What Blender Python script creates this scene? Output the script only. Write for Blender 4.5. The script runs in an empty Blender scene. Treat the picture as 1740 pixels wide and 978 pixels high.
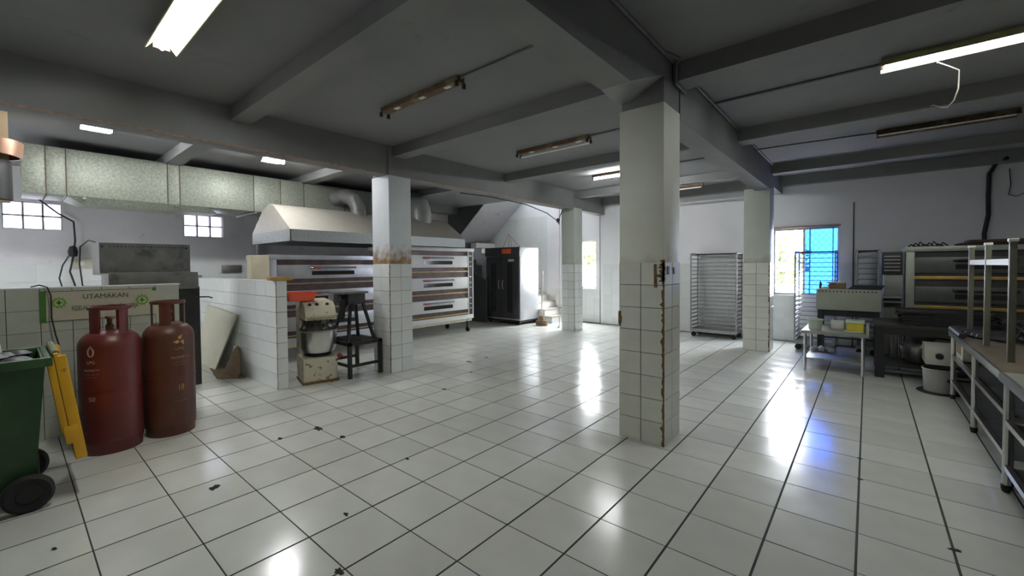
import bpy, bmesh, math, random
from mathutils import Vector, Matrix
random.seed(7)
PI = math.pi
sc = bpy.context.scene
COL = sc.collection
# ------------------------------------------------------------------ camera
CAM = Vector((1.63033, -1.88156, 1.54141))
FPX, PITCH, YAW, ROLL = 719.72, -0.0252956, -0.698467, -0.00714218
Fv = Vector((math.cos(PITCH)*math.sin(YAW), math.cos(PITCH)*math.cos(YAW), math.sin(PITCH)))
Rv = Fv.cross(Vector((0, 0, 1))).normalized(); Uv = Rv.cross(Fv)
R2 = Rv*math.cos(ROLL)+Uv*math.sin(ROLL); U2 = -Rv*math.sin(ROLL)+Uv*math.cos(ROLL)
cd = bpy.data.cameras.new('camera'); cam = bpy.data.objects.new('camera', cd); COL.objects.link(cam)
cam.matrix_world = Matrix(((R2.x, U2.x, -Fv.x, CAM.x), (R2.y, U2.y, -Fv.y, CAM.y), (R2.z, U2.z, -Fv.z, CAM.z), (0, 0, 0, 1)))
cd.sensor_width = 36; cd.lens = FPX/1740*36; cd.shift_y = -19.134/1740; cd.clip_start = .05
sc.camera = cam
# ------------------------------------------------------------------ world, exposure
SKY_STRENGTH = 32.0
TUBE = 23.0
w = bpy.data.worlds.new('sky'); sc.world = w; w.use_nodes = True
bg = w.node_tree.nodes['Background']; bg.inputs[0].default_value = (.90, .945, 1, 1); bg.inputs[1].default_value = SKY_STRENGTH
sc.view_settings.view_transform = 'Standard'; sc.view_settings.look = 'None'
sc.view_settings.exposure = 1.1; sc.view_settings.gamma = 1.0; sc.view_settings.use_curve_mapping = False
cy = sc.cycles
cy.use_denoising = True; cy.max_bounces = 10; cy.diffuse_bounces = 6; cy.glossy_bounces = 4
cy.transmission_bounces = 6; cy.transparent_max_bounces = 12; cy.sample_clamp_indirect = 6; cy.caustics_reflective = False
def portal(x, y, z, sx, sy, d, name='window_daylight'):
    l = bpy.data.lights.new(name, 'AREA'); l.shape = 'RECTANGLE'; l.size = sx; l.size_y = sy
    l.cycles.is_portal = True
    o = bpy.data.objects.new(name, l); COL.objects.link(o); o.location = (x, y, z)
    o.rotation_euler = Vector(d).to_track_quat('-Z', 'Y').to_euler()
portal(.67, 8.46, 1.58, 1.3, 1.5, (0, -1, 0))
portal(-4.46, 8.46, 1.56, 1.1, 1.4, (0, -1, 0))
portal(-5.38, 7.35, 4.95, 2.4, .8, (0, 0, -1))
portal(-6.4, -4.4, 1.65, 2.6, 1.3, (0, 1, 0))
portal(-8.36, -1.6, 2.365, .75, .5, (1, 0, 0)); portal(-8.36, .6, 2.365, .75, .5, (1, 0, 0))
# ------------------------------------------------------------------ materials
MATS = {}
def M(name, c=(.5, .5, .5), r=.5, m=0., var=.12, sc_=6., bump=0., c2=None, thr=.58, sc2=3., soft=.1, rnd=0., emit=0., spec=.5, grain=0., st=(1, 1, 1), rv=.0):
    if name in MATS: return MATS[name]
    mt = bpy.data.materials.new(name); mt.use_nodes = True; nt = mt.node_tree; N = nt.nodes; L = nt.links
    b = N['Principled BSDF']; b.inputs['Roughness'].default_value = r; b.inputs['Metallic'].default_value = m
    b.inputs['Specular IOR Level'].default_value = spec
    tc = N.new('ShaderNodeTexCoord'); mp = N.new('ShaderNodeMapping'); mp.inputs['Scale'].default_value = st
    L.new(tc.outputs['Object'], mp.inputs[0])
    n1 = N.new('ShaderNodeTexNoise'); n1.inputs['Scale'].default_value = sc_; n1.inputs['Detail'].default_value = 5
    L.new(mp.outputs[0], n1.inputs['Vector'])
    mr = N.new('ShaderNodeMapRange'); mr.inputs[1].default_value = .25; mr.inputs[2].default_value = .75
    mr.inputs[3].default_value = 1-var; mr.inputs[4].default_value = 1+var
    L.new(n1.outputs[0], mr.inputs[0])
    val = mr.outputs[0]
    if rnd:
        oi = N.new('ShaderNodeObjectInfo'); m2 = N.new('ShaderNodeMapRange'); m2.inputs[3].default_value = 1-rnd; m2.inputs[4].default_value = 1+rnd*.5
        L.new(oi.outputs['Random'], m2.inputs[0]); mu = N.new('ShaderNodeMath'); mu.operation = 'MULTIPLY'
        L.new(val, mu.inputs[0]); L.new(m2.outputs[0], mu.inputs[1]); val = mu.outputs[0]
    vm = N.new('ShaderNodeVectorMath'); vm.operation = 'SCALE'; vm.inputs[0].default_value = c
    L.new(val, vm.inputs['Scale']); out = vm.outputs[0]
    if c2 is not None:
        n2 = N.new('ShaderNodeTexNoise'); n2.inputs['Scale'].default_value = sc2; n2.inputs['Detail'].default_value = 8; n2.inputs['Roughness'].default_value = .65
        L.new(mp.outputs[0], n2.inputs['Vector'])
        r2 = N.new('ShaderNodeMapRange'); r2.inputs[1].default_value = thr; r2.inputs[2].default_value = thr+soft
        L.new(n2.outputs[0], r2.inputs[0])
        mx = N.new('ShaderNodeMix'); mx.data_type = 'RGBA'; L.new(r2.outputs[0], mx.inputs['Factor'])
        L.new(out, mx.inputs['A']); mx.inputs['B'].default_value = (*c2, 1); out = mx.outputs['Result']
    L.new(out, b.inputs['Base Color'])
    if rv:
        m3 = N.new('ShaderNodeMapRange'); m3.inputs[1].default_value = .3; m3.inputs[2].default_value = .7
        m3.inputs[3].default_value = r-rv; m3.inputs[4].default_value = r+rv
        n3 = N.new('ShaderNodeTexNoise'); n3.inputs['Scale'].default_value = 3.1; L.new(tc.outputs['Object'], n3.inputs['Vector'])
        L.new(n3.outputs[0], m3.inputs[0]); L.new(m3.outputs[0], b.inputs['Roughness'])
    if bump:
        bp = N.new('ShaderNodeBump'); bp.inputs['Strength'].default_value = bump; bp.inputs['Distance'].default_value = .01
        L.new(n1.outputs[0], bp.inputs['Height']); L.new(bp.outputs[0], b.inputs['Normal'])
    if emit:
        b.inputs['Emission Color'].default_value = (*c, 1); b.inputs['Emission Strength'].default_value = emit
    MATS[name] = mt; return mt
def stained(name, c, stain, z0, zh, r=.6, sc2=5., amt=.5, var=.06):
    """painted plaster with a rust stain gathered around a height"""
    mt = M(name, c, r, var=var, sc_=3, bump=.05); nt = mt.node_tree; N = nt.nodes; L = nt.links; b = N['Principled BSDF']
    src = b.inputs['Base Color'].links[0].from_socket
    tc = N.new('ShaderNodeTexCoord'); sx = N.new('ShaderNodeSeparateXYZ'); L.new(tc.outputs['Object'], sx.inputs[0])
    a = N.new('ShaderNodeMapRange'); a.inputs[1].default_value = z0; a.inputs[2].default_value = z0+zh; a.inputs[3].default_value = amt; a.inputs[4].default_value = 0
    L.new(sx.outputs['Z'], a.inputs[0])
    n = N.new('ShaderNodeTexNoise'); n.inputs['Scale'].default_value = sc2; n.inputs['Detail'].default_value = 9; L.new(tc.outputs['Object'], n.inputs['Vector'])
    ad = N.new('ShaderNodeMath'); ad.operation = 'ADD'; L.new(a.outputs[0], ad.inputs[0]); L.new(n.outputs[0], ad.inputs[1])
    r2 = N.new('ShaderNodeMapRange'); r2.inputs[1].default_value = .70; r2.inputs[2].default_value = 1.15; L.new(ad.outputs[0], r2.inputs[0])
    mx = N.new('ShaderNodeMix'); mx.data_type = 'RGBA'; L.new(r2.outputs[0], mx.inputs['Factor']); L.new(src, mx.inputs['A']); mx.inputs['B'].default_value = (*stain, 1)
    L.new(mx.outputs['Result'], b.inputs['Base Color']); return mt
def glassmat(name, tint=(1, 1, 1), gl=.08, rough=.02):
    mt = bpy.data.materials.new(name); mt.use_nodes = True; nt = mt.node_tree; N = nt.nodes; L = nt.links
    for n in list(N): N.remove(n)
    o = N.new('ShaderNodeOutputMaterial'); t = N.new('ShaderNodeBsdfTransparent'); g = N.new('ShaderNodeBsdfGlossy'); x = N.new('ShaderNodeMixShader')
    t.inputs[0].default_value = (*tint, 1); g.inputs['Roughness'].default_value = rough; x.inputs[0].default_value = gl
    L.new(t.outputs[0], x.inputs[1]); L.new(g.outputs[0], x.inputs[2]); L.new(x.outputs[0], o.inputs[0]); return mt
def frosted(name, c, tr=.5):
    mt = bpy.data.materials.new(name); mt.use_nodes = True; nt = mt.node_tree; N = nt.nodes; L = nt.links
    for n in list(N): N.remove(n)
    o = N.new('ShaderNodeOutputMaterial'); t = N.new('ShaderNodeBsdfTransparent'); g = N.new('ShaderNodeBsdfTranslucent'); x = N.new('ShaderNodeMixShader')
    t.inputs[0].default_value = (*c, 1); g.inputs[0].default_value = (*c, 1); x.inputs[0].default_value = tr
    L.new(t.outputs[0], x.inputs[1]); L.new(g.outputs[0], x.inputs[2]); L.new(x.outputs[0], o.inputs[0]); return mt

FLOOR_TILE = M('floor_tile', (.72, .73, .67), .18, var=.05, sc_=4, c2=(.40, .41, .37), thr=.66, sc2=2.2, soft=.25, rnd=.09, rv=.05, spec=.6)
GROUT = M('dark_grout', (.035, .035, .03), .8, var=.3)
WALL_TILE = M('wall_tile', (.76, .78, .765), .2, var=.04, sc_=3, c2=(.48, .47, .40), thr=.68, sc2=4, soft=.3, rnd=.06)
TILE_GREEN = M('pillar_tile', (.66, .67, .59), .25, var=.05, c2=(.36, .32, .22), thr=.68, sc2=5, soft=.2, rnd=.06)
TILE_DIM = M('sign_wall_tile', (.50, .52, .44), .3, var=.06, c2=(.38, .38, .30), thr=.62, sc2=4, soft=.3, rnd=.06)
GROUT_L = M('pale_grout', (.12, .115, .095), .8, var=.3, c2=(.16, .12, .07), thr=.6)
PAINT = M('white_wall_paint', (.82, .81, .83), .75, var=.04, sc_=2, bump=.06, c2=(.50, .48, .47), thr=.66, sc2=2.5, soft=.2)
PAINT_OLD = M('scuffed_wall_paint', (.76, .74, .76), .8, var=.08, sc_=2, bump=.08, c2=(.50, .46, .45), thr=.62, sc2=3.5, soft=.15)
CEIL = M('grey_ceiling_paint', (.22, .22, .225), .85, var=.06, sc_=2, bump=.08, c2=(.12, .12, .117), thr=.6, sc2=2, soft=.3)
BEAM = M('grey_beam_paint', (.22, .22, .218), .8, var=.07, sc_=3, bump=.06, c2=(.12, .12, .11), thr=.64, sc2=4, soft=.2)
STEEL = M('stainless_steel', (.60, .60, .58), .28, 1, var=.06, sc_=10)
STEEL_D = M('tarnished_steel', (.30, .30, .28), .42, .8, var=.15, sc_=12, c2=(.12, .10, .07), thr=.62)
GALV = M('galvanised_steel', (.29, .31, .255), .5, .3, var=.30, sc_=38, c2=(.42, .30, .15), thr=.66, sc2=5, soft=.12)
HOODM = M('hood_enamel', (.50, .47, .40), .45, .1, var=.07, c2=(.40, .30, .22), thr=.66, sc2=2.5, soft=.3)
HOODG = M('hood_galvanised', (.38, .40, .38), .45, .5, var=.25, sc_=40)
BLACK = M('black_metal', (.018, .018, .017), .45, var=.3, sc_=20)
RUBBER = M('black_rubber', (.012, .012, .012), .75)
DARKG = M('dark_grey_enamel', (.055, .055, .06), .35, .3, var=.15)
ENAMEL = M('white_enamel', (.68, .68, .66), .3, var=.05)
CREAM = M('cream_paint', (.60, .56, .42), .5, var=.08, c2=(.16, .09, .04), thr=.585, sc2=9, soft=.05)
CREAM2 = M('cream_board', (.56, .54, .42), .6, var=.06, c2=(.4, .36, .26), thr=.6)
RED = M('oxblood_cylinder_paint', (.105, .014, .013), .42, var=.25, sc_=5, bump=.04, c2=(.06, .03, .02), thr=.6, sc2=4, soft=.2, rv=.1)
RED2 = M('rusty_cylinder_paint', (.085, .022, .014), .45, var=.25, sc_=5, bump=.05, c2=(.075, .045, .022), thr=.5, sc2=3, soft=.25, rv=.1)
PRINT = M('faded_white_print', (.50, .40, .34), .7, var=.2, sc_=40)
PRINT_Y = M('faded_yellow_print', (.42, .26, .07), .7, var=.3, sc_=40)
GREEN = M('green_bin_plastic', (.022, .065, .02), .45, var=.18, sc_=7, c2=(.10, .12, .06), thr=.66, sc2=9)
GREEN_L = M('pale_green_streak', (.20, .23, .12), .6, var=.2)
YELLOW = M('yellow_bin_lid', (.72, .38, .015), .5, var=.12, c2=(.20, .11, .02), thr=.63, sc2=12, soft=.08)
ORANGE = M('orange_red_plastic', (.85, .12, .06), .4, var=.05)
REDP = M('red_handle', (.42, .06, .04), .4)
AMBER = M('amber_oven_trim', (.45, .30, .10), .4, .4, var=.3, sc_=8)
BROWN = M('rusty_brown_metal', (.14, .085, .045), .6, .3, var=.35, sc_=15, c2=(.28, .22, .12), thr=.55)
YTRAY = M('yellowed_reflector', (.62, .60, .30), .4, var=.15, c2=(.4, .3, .12), thr=.64)
TUBE_ON = M('lit_tube', (1, 1, .97), .3, var=0, emit=TUBE*4)
TUBE_CEIL = M('lit_tube_cool', (.95, .98, 1), .3, var=0, emit=TUBE*4)
TUBE_OFF = M('unlit_tube', (.75, .76, .76), .25, var=.03)
CABLE = M('black_cable', (.02, .02, .02), .6)
PALECAB = M('pale_wire', (.5, .48, .40), .6)
PINK = M('rusted_conduit', (.32, .22, .17), .6, var=.3, sc_=20)
GREYP = M('grey_conduit_paint', (.20, .20, .20), .6, var=.1)
CARD = M('cardboard', (.26, .19, .11), .85, var=.15)
WOODB = M('old_plywood', (.23, .15, .08), .75, var=.25, sc_=8, st=(1, 8, 8))
WHITE = M('white_plastic', (.72, .73, .70), .4, var=.03)
WGREEN = M('pale_green_plastic', (.52, .60, .50), .4, var=.05)
YPL = M('yellow_goods', (.65, .50, .05), .5, var=.2)
BLUEP = M('blue_paint', (.10, .32, .80), .5, var=.1)
MACH = M('pale_green_enamel', (.34, .36, .29), .5, var=.08, c2=(.22, .2, .14), thr=.64)
GREASE = M('greasy_grey_steel', (.21, .21, .20), .5, .35, var=.2, sc_=7, c2=(.05, .05, .045), thr=.56, sc2=5, soft=.2)
LABELO = M('orange_label', (.85, .13, .04), .5, var=.1)
INK = M('dark_ink', (.06, .05, .03), .7)
GINK = M('green_ink', (.16, .36, .04), .6, var=.1)
DGINK = M('dark_green_ink', (.06, .17, .03), .6, var=.1)
SIGN = M('banner_cream', (.52, .49, .37), .6, var=.06)
LEAF = M('bright_leaves', (.055, .075, .012), .6, var=.5, sc_=3, c2=(.10, .07, .02), thr=.58)
GROUND = M('yard_concrete', (.45, .43, .40), .9, var=.15)
RUST = M('rust_stain', (.15, .09, .035), .85, var=.5, sc_=30)
HOLE = M('missing_chip', (.015, .014, .012), .9)
FOIL = M('crumpled_plastic', (.02, .02, .024), .5, var=.3)
BLUW = M('bluish_white_plaster', (.70, .72, .74), .7, var=.04)
GLASS = glassmat('window_glass'); BGLASS = glassmat('blue_glass', (.07, .22, .55), .05)
FROST = frosted('glass_block_glass', (.30, .295, .32), .35)
HANDLE = M('chromed_handle', (.35, .35, .37), .25, .9)
OVGL = M('oven_window_glass', (.03, .025, .025), .12, var=.1)

# ------------------------------------------------------------------ geometry helpers
class B:
    def __init__(s): s.bm = bmesh.new()
    def box(s, x0, x1, y0, y1, z0, z1, bev=0., m=None, jit=0.):
        if x0 > x1: x0, x1 = x1, x0
        if y0 > y1: y0, y1 = y1, y0
        if z0 > z1: z0, z1 = z1, z0
        v = [s.bm.verts.new((x, y, z)) for x in (x0, x1) for y in (y0, y1) for z in (z0, z1)]
        if jit:
            for q in v: q.co += Vector([random.uniform(-jit, jit) for _ in range(3)])
        fs = [s.bm.faces.new([v[i] for i in f]) for f in ((0, 1, 3, 2), (4, 6, 7, 5), (0, 4, 5, 1), (2, 3, 7, 6), (0, 2, 6, 4), (1, 5, 7, 3))]
        if bev:
            es = {e for f in fs for e in f.edges}
            r = bmesh.ops.bevel(s.bm, geom=list(es), offset=bev, segments=2, affect='EDGES', profile=.6)
            v = list({q for f in r['faces'] for q in f.verts} | {q for q in v if q.is_valid})
        if m is not None: bmesh.ops.transform(s.bm, matrix=m, verts=v)
        return s
    def poly(s, pts, faces):
        v = [s.bm.verts.new(p) for p in pts]
        for f in faces: s.bm.faces.new([v[i] for i in f])
        return s
    def prism(s, pts, off):
        """closed outline pts (3-D) pushed along off"""
        n = len(pts); o = Vector(off)
        a = [s.bm.verts.new(p) for p in pts]; b = [s.bm.verts.new(Vector(p)+o) for p in pts]
        s.bm.faces.new(a); s.bm.faces.new(b[::-1])
        for i in range(n): s.bm.faces.new((a[i], b[i], b[(i+1) % n], a[(i+1) % n]))
        return s
    def tube(s, pts, r, n=8, caps=True, sq=False):
        pts = [Vector(p) for p in pts]; rs = r if isinstance(r, (list, tuple)) else [r]*len(pts)
        rings = []; pn = None
        for i, p in enumerate(pts):
            t = ((pts[min(i+1, len(pts)-1)]-p).normalized()+(p-pts[max(i-1, 0)]).normalized())
            t = t.normalized() if t.length > 1e-6 else Vector((0, 0, 1))
            if pn is None:
                up = Vector((0, 0, 1)) if abs(t.z) < .9 else Vector((1, 0, 0)); a = t.cross(up).normalized()
            else: a = (pn-t*pn.dot(t)).normalized()
            pn = a; b_ = t.cross(a)
            off = PI/4 if sq else 0
            rings.append([s.bm.verts.new(p+(a*math.cos(off+2*PI*k/n)+b_*math.sin(off+2*PI*k/n))*rs[i]) for k in range(n)])
        for i in range(len(rings)-1):
            for k in range(n):
                f = s.bm.faces.new((rings[i][k], rings[i][(k+1) % n], rings[i+1][(k+1) % n], rings[i+1][k])); f.smooth = not sq
        if caps: s.bm.faces.new(rings[0][::-1]); s.bm.faces.new(rings[-1])
        return s
    def lathe(s, prof, c=(0, 0, 0), n=28, m=None, sy=1.):
        rings = []; vs = []
        for r, z in prof:
            if r < 1e-5: q = [s.bm.verts.new((c[0], c[1], c[2]+z))]
            else: q = [s.bm.verts.new((c[0]+r*math.cos(2*PI*k/n), c[1]+sy*r*math.sin(2*PI*k/n), c[2]+z)) for k in range(n)]
            rings.append(q); vs += q
        for a, b_ in zip(rings, rings[1:]):
            for k in range(n):
                k2 = (k+1) % n
                if len(a) == 1 and len(b_) == 1: continue
                if len(a) == 1: f = s.bm.faces.new((a[0], b_[k2], b_[k]))
                elif len(b_) == 1: f = s.bm.faces.new((a[k], a[k2], b_[0]))
                else: f = s.bm.faces.new((a[k], a[k2], b_[k2], b_[k]))
                f.smooth = True
        if m is not None: bmesh.ops.transform(s.bm, matrix=m, verts=vs)
        return s
def smooth_by_angle(me):
    try: me.set_sharp_from_angle(angle=math.radians(35))
    except Exception: pass
def mkmesh(name, b, mat, shift=None, tri=True):
    bmesh.ops.recalc_face_normals(b.bm, faces=b.bm.faces)
    if shift is not None: bmesh.ops.translate(b.bm, vec=-shift, verts=b.bm.verts)
    me = bpy.data.meshes.new(name); b.bm.to_mesh(me); b.bm.free(); me.materials.append(mat); smooth_by_angle(me); return me
def wloc(o):
    v = Vector((0, 0, 0))
    while o: v += o.location; o = o.parent
    return v
def part(p, name, b, mat, label=None, kind=None):
    """b in WORLD coordinates, roots unrotated"""
    me = mkmesh(name, b, mat, wloc(p) if p else None)
    o = bpy.data.objects.new(name, me); COL.objects.link(o); o.parent = p
    if label: o['label'] = label
    if kind: o['kind'] = kind
    return o
def thing(name, label, cat, loc, group=None, kind=None, rz=0.):
    o = bpy.data.objects.new(name, None); COL.objects.link(o); o.location = loc; o.empty_display_size = .1
    o['label'] = label; o['category'] = cat
    if group: o['group'] = group
    if kind: o['kind'] = kind
    return o
def single(name, b, mat, label, cat, group=None, kind=None, loc=(0, 0, 0)):
    me = mkmesh(name, b, mat, Vector(loc)); o = bpy.data.objects.new(name, me); COL.objects.link(o); o.location = loc
    o['label'] = label; o['category'] = cat
    if group: o['group'] = group
    if kind: o['kind'] = kind
    return o
def struct(name, b, mat, label=None, cat=None, loc=(0, 0, 0)):
    me = mkmesh(name, b, mat, Vector(loc)); o = bpy.data.objects.new(name, me); COL.objects.link(o); o.location = loc; o['kind'] = 'structure'
    if label: o['label'] = label
    if cat: o['category'] = cat
    return o
def sbox(name, mat, *a, label=None): b = B(); b.box(*a); return struct(name, b, mat, label)
def copies(name, me, parent, mats):
    for mt in mats:
        o = bpy.data.objects.new(name, me); COL.objects.link(o); o.parent = parent; o.matrix_basis = mt
def text_mesh(name, body, size, mat, parent, place, extr=.0015, sx=1., bend=None):
    """place: 4x4 matrix (world) taking text plane x,y,z(out) into the scene; bend(v)->v optional"""
    cu = bpy.data.curves.new(name, 'FONT'); cu.body = body; cu.size = size; cu.extrude = extr; cu.align_x = 'CENTER'; cu.align_y = 'CENTER'; cu.resolution_u = 3
    ob = bpy.data.objects.new(name, cu); COL.objects.link(ob)
    me = bpy.data.meshes.new_from_object(ob.evaluated_get(bpy.context.evaluated_depsgraph_get()))
    bpy.data.objects.remove(ob)
    sh = wloc(parent)
    for v in me.vertices:
        c = Vector((v.co.x*sx, v.co.y, v.co.z)); c = bend(c) if bend else place @ c
        v.co = c-sh
    me.materials.clear(); me.materials.append(mat)
    o = bpy.data.objects.new(name, me); COL.objects.link(o); o.parent = parent; return o
def walls_with_holes(axis, c0, c1, a0, a1, z0, z1, holes):
    """slab between c0..c1 on axis ('x' or 'y'), spanning a0..a1 and z0..z1, with rectangular holes (a,b,za,zb)"""
    b = B(); As = sorted({a0, a1, *[h[0] for h in holes], *[h[1] for h in holes]}); Zs = sorted({z0, z1, *[h[2] for h in holes], *[h[3] for h in holes]})
    for i in range(len(As)-1):
        run = None
        for j in range(len(Zs)-1):
            am, zm = (As[i]+As[i+1])/2, (Zs[j]+Zs[j+1])/2
            if any(h[0] < am < h[1] and h[2] < zm < h[3] for h in holes): continue
            if axis == 'x': b.box(c0, c1, As[i], As[i+1], Zs[j], Zs[j+1])
            else: b.box(As[i], As[i+1], c0, c1, Zs[j], Zs[j+1])
    return b
def tile_mesh(name, w_, h_, t, mat, ch=.0012):
    """tile lying in local xy, centred, top at z=t"""
    b = B(); a, c = w_/2, h_/2
    p = [(-a, -c, 0), (a, -c, 0), (a, c, 0), (-a, c, 0), (-a, -c, t-ch), (a, -c, t-ch), (a, c, t-ch), (-a, c, t-ch),
         (-a+ch, -c+ch, t), (a-ch, -c+ch, t), (a-ch, c-ch, t), (-a+ch, c-ch, t)]
    f = [(0, 1, 5, 4), (1, 2, 6, 5), (2, 3, 7, 6), (3, 0, 4, 7), (4, 5, 9, 8), (5, 6, 10, 9), (6, 7, 11, 10), (7, 4, 8, 11), (8, 9, 10, 11)]
    b.poly(p, f); return mkmesh(name, b, mat)
def frame_m(o, u, v):
    u = Vector(u).normalized(); v = Vector(v).normalized(); n = u.cross(v)
    return Matrix(((u.x, v.x, n.x, o[0]), (u.y, v.y, n.y, o[1]), (u.z, v.z, n.z, o[2]), (0, 0, 0, 1)))
def clad(parent, mesh, org, u, v, nu, nv, du, dv, wob=.0015, skip=None):
    """grid of tiles as single parts: org = corner (world), u x v = outward"""
    u = Vector(u); v = Vector(v); org = Vector(org); ms = []
    sh = wloc(parent)
    for i in range(nu):
        for j in range(nv):
            if skip and skip(i, j): continue
            p = org+u*(du*(i+.5))+v*(dv*(j+.5))-sh
            m = frame_m(p, u, v) @ Matrix.Rotation(random.uniform(-wob, wob)*4, 4, 'X') @ Matrix.Rotation(random.uniform(-wob, wob)*4, 4, 'Y') @ Matrix.Rotation(random.uniform(-wob, wob), 4, 'Z')
            ms.append(m)
    copies('tile', mesh, parent, ms)
def proj(p):
    d = Vector(p)-CAM; z = d.dot(Fv)
    if z < .1: return None
    return (870+FPX*d.dot(R2)/z, 469.87-FPX*d.dot(U2)/z)

# ================================================================== THE SHELL
XL, XR, YB, YF, ZC = -8.2, 3.75, -4.2, 8.3, 3.28
# floor: grout bed and tiles
b = B(); b.box(XL-.1, XR+.1, YB-.1, YF+.1, -.2, -.0015)
floor = struct('floor', b, GROUT, 'tiled bakery floor of large worn white square tiles')
TX, TY = .4, .404
ft = tile_mesh('tile', TX-.012, TY-.007, .0015, FLOOR_TILE, .0006)
cand = []
for i in range(int(XL/TX)-1, int(XR/TX)+1):
    for j in range(int(YB/TY)-1, int(YF/TY)+1):
        cx_, cy_ = (i+.5)*TX, (j+.5)*TY
        if cx_-.2 < XL-.05 or cx_+.2 > XR+.05 or cy_-.2 < YB-.05 or cy_+.2 > YF+.1: continue
        q = [proj((cx_+a, cy_+c, 0)) for a, c in ((-.2, -.2), (.2, -.2), (.2, .2), (-.2, .2))]
        vis = all(q) and any(0 < k[0] < 1740 and 0 < k[1] < 978 for k in q)
        # hidden behind the sign wall / kitchen machine
        if vis and cx_ < -4.0 and cy_ < -.1: vis = False
        ar = 0
        if vis:
            for k in range(4): ar += q[k][0]*q[(k+1) % 4][1]-q[(k+1) % 4][0]*q[k][1]
        cand.append((abs(ar), i, j))
cand.sort(reverse=True)
def ftm(i, j):
    return Matrix.Translation(((i+.5)*TX, (j+.5)*TY, -.0015)) @ Matrix.Rotation(random.gauss(0, .0012), 4, 'X') @ Matrix.Rotation(random.gauss(0, .0012), 4, 'Y')
copies('tile', ft, floor, [ftm(i, j) for _, i, j in cand[:300]])
b = B()
for _, i, j in cand[300:]:
    m = ftm(i, j); n0 = len(b.bm.verts)
    b.bm.from_mesh(ft); b.bm.verts.ensure_lookup_table()
    bmesh.ops.transform(b.bm, matrix=m, verts=b.bm.verts[n0:])
part(floor, 'far_tiles', b, FLOOR_TILE, kind='stuff')
# chips knocked out of tile corners
for x, y, sx, sy in [(-2.415, -.34, .05, .03), (-2.38, -.009, .11, .05), (-2.008, .04, .07, .03), (-1.868, -.981, .06, .05), (-2.427, 1.612, .06, .035), (-3.296, 2.889, .11, .06),
                     (-3.3, 3.3, .06, .03), (-2.781, 2.424, .05, .03), (-1.186, .148, .05, .02), (-.852, -.56, .04, .02), (-.408, -.836, .05, .03), (1.607, 2.002, .035, .02),
                     (2.004, 1.354, .05, .03), (-1.791, -1.752, .03, .02), (1.6, 2.42, .03, .02), (-3.9, .9, .05, .02)]:
    b = B(); n = 11; pts = []
    for k in range(n):
        r = random.uniform(.35, .8); pts.append((x+sx*r*math.cos(2*PI*k/n), y+sy*r*math.sin(2*PI*k/n), .0006))
    b.prism(pts, (0, 0, .0012)); part(floor, 'chipped_patch', b, HOLE)
# ceiling slab with the stairwell opening
b = B()
HX0, HX1, HY0, HY1 = -8.2, -4.15, 6.78, 8.3
b.box(XL-.2, XR+.2, YB-.2, HY0, ZC, ZC+.15); b.box(HX1, XR+.2, HY0, YF+.2, ZC, ZC+.15)
struct('ceiling', b, CEIL, 'dark grey painted concrete ceiling')
b = B()
b.box(HX0-.2, HX0, HY0-.1, HY1+.2, ZC, 4.9); b.box(HX1, HX1+.1, HY0-.1, HY1+.2, ZC+.15, 4.9); b.box(HX0, HX1, HY0-.1, HY0, ZC+.15, 4.9); b.box(HX0, HX1, YF, YF+.16, ZC+.15, 4.9)
b.box(HX0-.2, -6.6, HY0-.1, HY1+.2, 4.9, 5.0); b.box(-6.6, HX1+.1, 7.75, HY1+.2, 4.9, 5.0)  # unseen roof added to narrow the sky opening and dim the stairs
struct('wall_stairwell', b, BLUW, 'white walls of the stair shaft above the ceiling, with an added roof cutting daylight')
# walls
b = walls_with_holes('y', YF, YF+.16, XL-.2, XR+.2, 0, ZC+.15, [(-4.95, -3.965, .92, 2.22), (.06, 1.225, .92, 2.255)])
wall_far = struct('wall_far', b, PAINT, 'white far wall, plaster above and white tiles below')
b = walls_with_holes('x', XL-.16, XL, YB, YF+.16, 0, ZC+.15, [(-1.915, -1.3, 2.16, 2.575), (.27, .90, 2.145, 2.56)])
wall_left = struct('wall_left', b, PAINT_OLD, 'scuffed white kitchen wall with glass block windows')
b = B(); b.box(XR, XR+.16, YB, YF+.16, 0, ZC+.15); struct('wall_right', b, M('bounce_cut_right_wall', (.30, .29, .28), .8), 'scuffed wall behind the steel benches, darkened to cut bounce light')  # colour kept dark so this wall returns less light
b = walls_with_holes('y', YB-.16, YB, XL-.2, XR+.2, 0, ZC+.15, [(-7.7, -5.1, 1.0, 2.3)])
struct('wall_back', b, M('bounce_cut_back_wall', (.16, .16, .155), .8), 'unseen back wall behind the camera, coloured dark to cut bounce light')  # dark colour chosen to cut light bounced onto the beams
b = B(); b.box(-3.765, 3.75, 8.19, 8.3, 0, 3.1); b2 = walls_with_holes('y', 8.19, YF-.001, -3.76, XR, 0, 3.1, [(.06, 1.225, .92, 2.255)])
b.bm.free(); struct('wall_pilaster', b2, PAINT, 'slightly projecting white panel of far wall')
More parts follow.
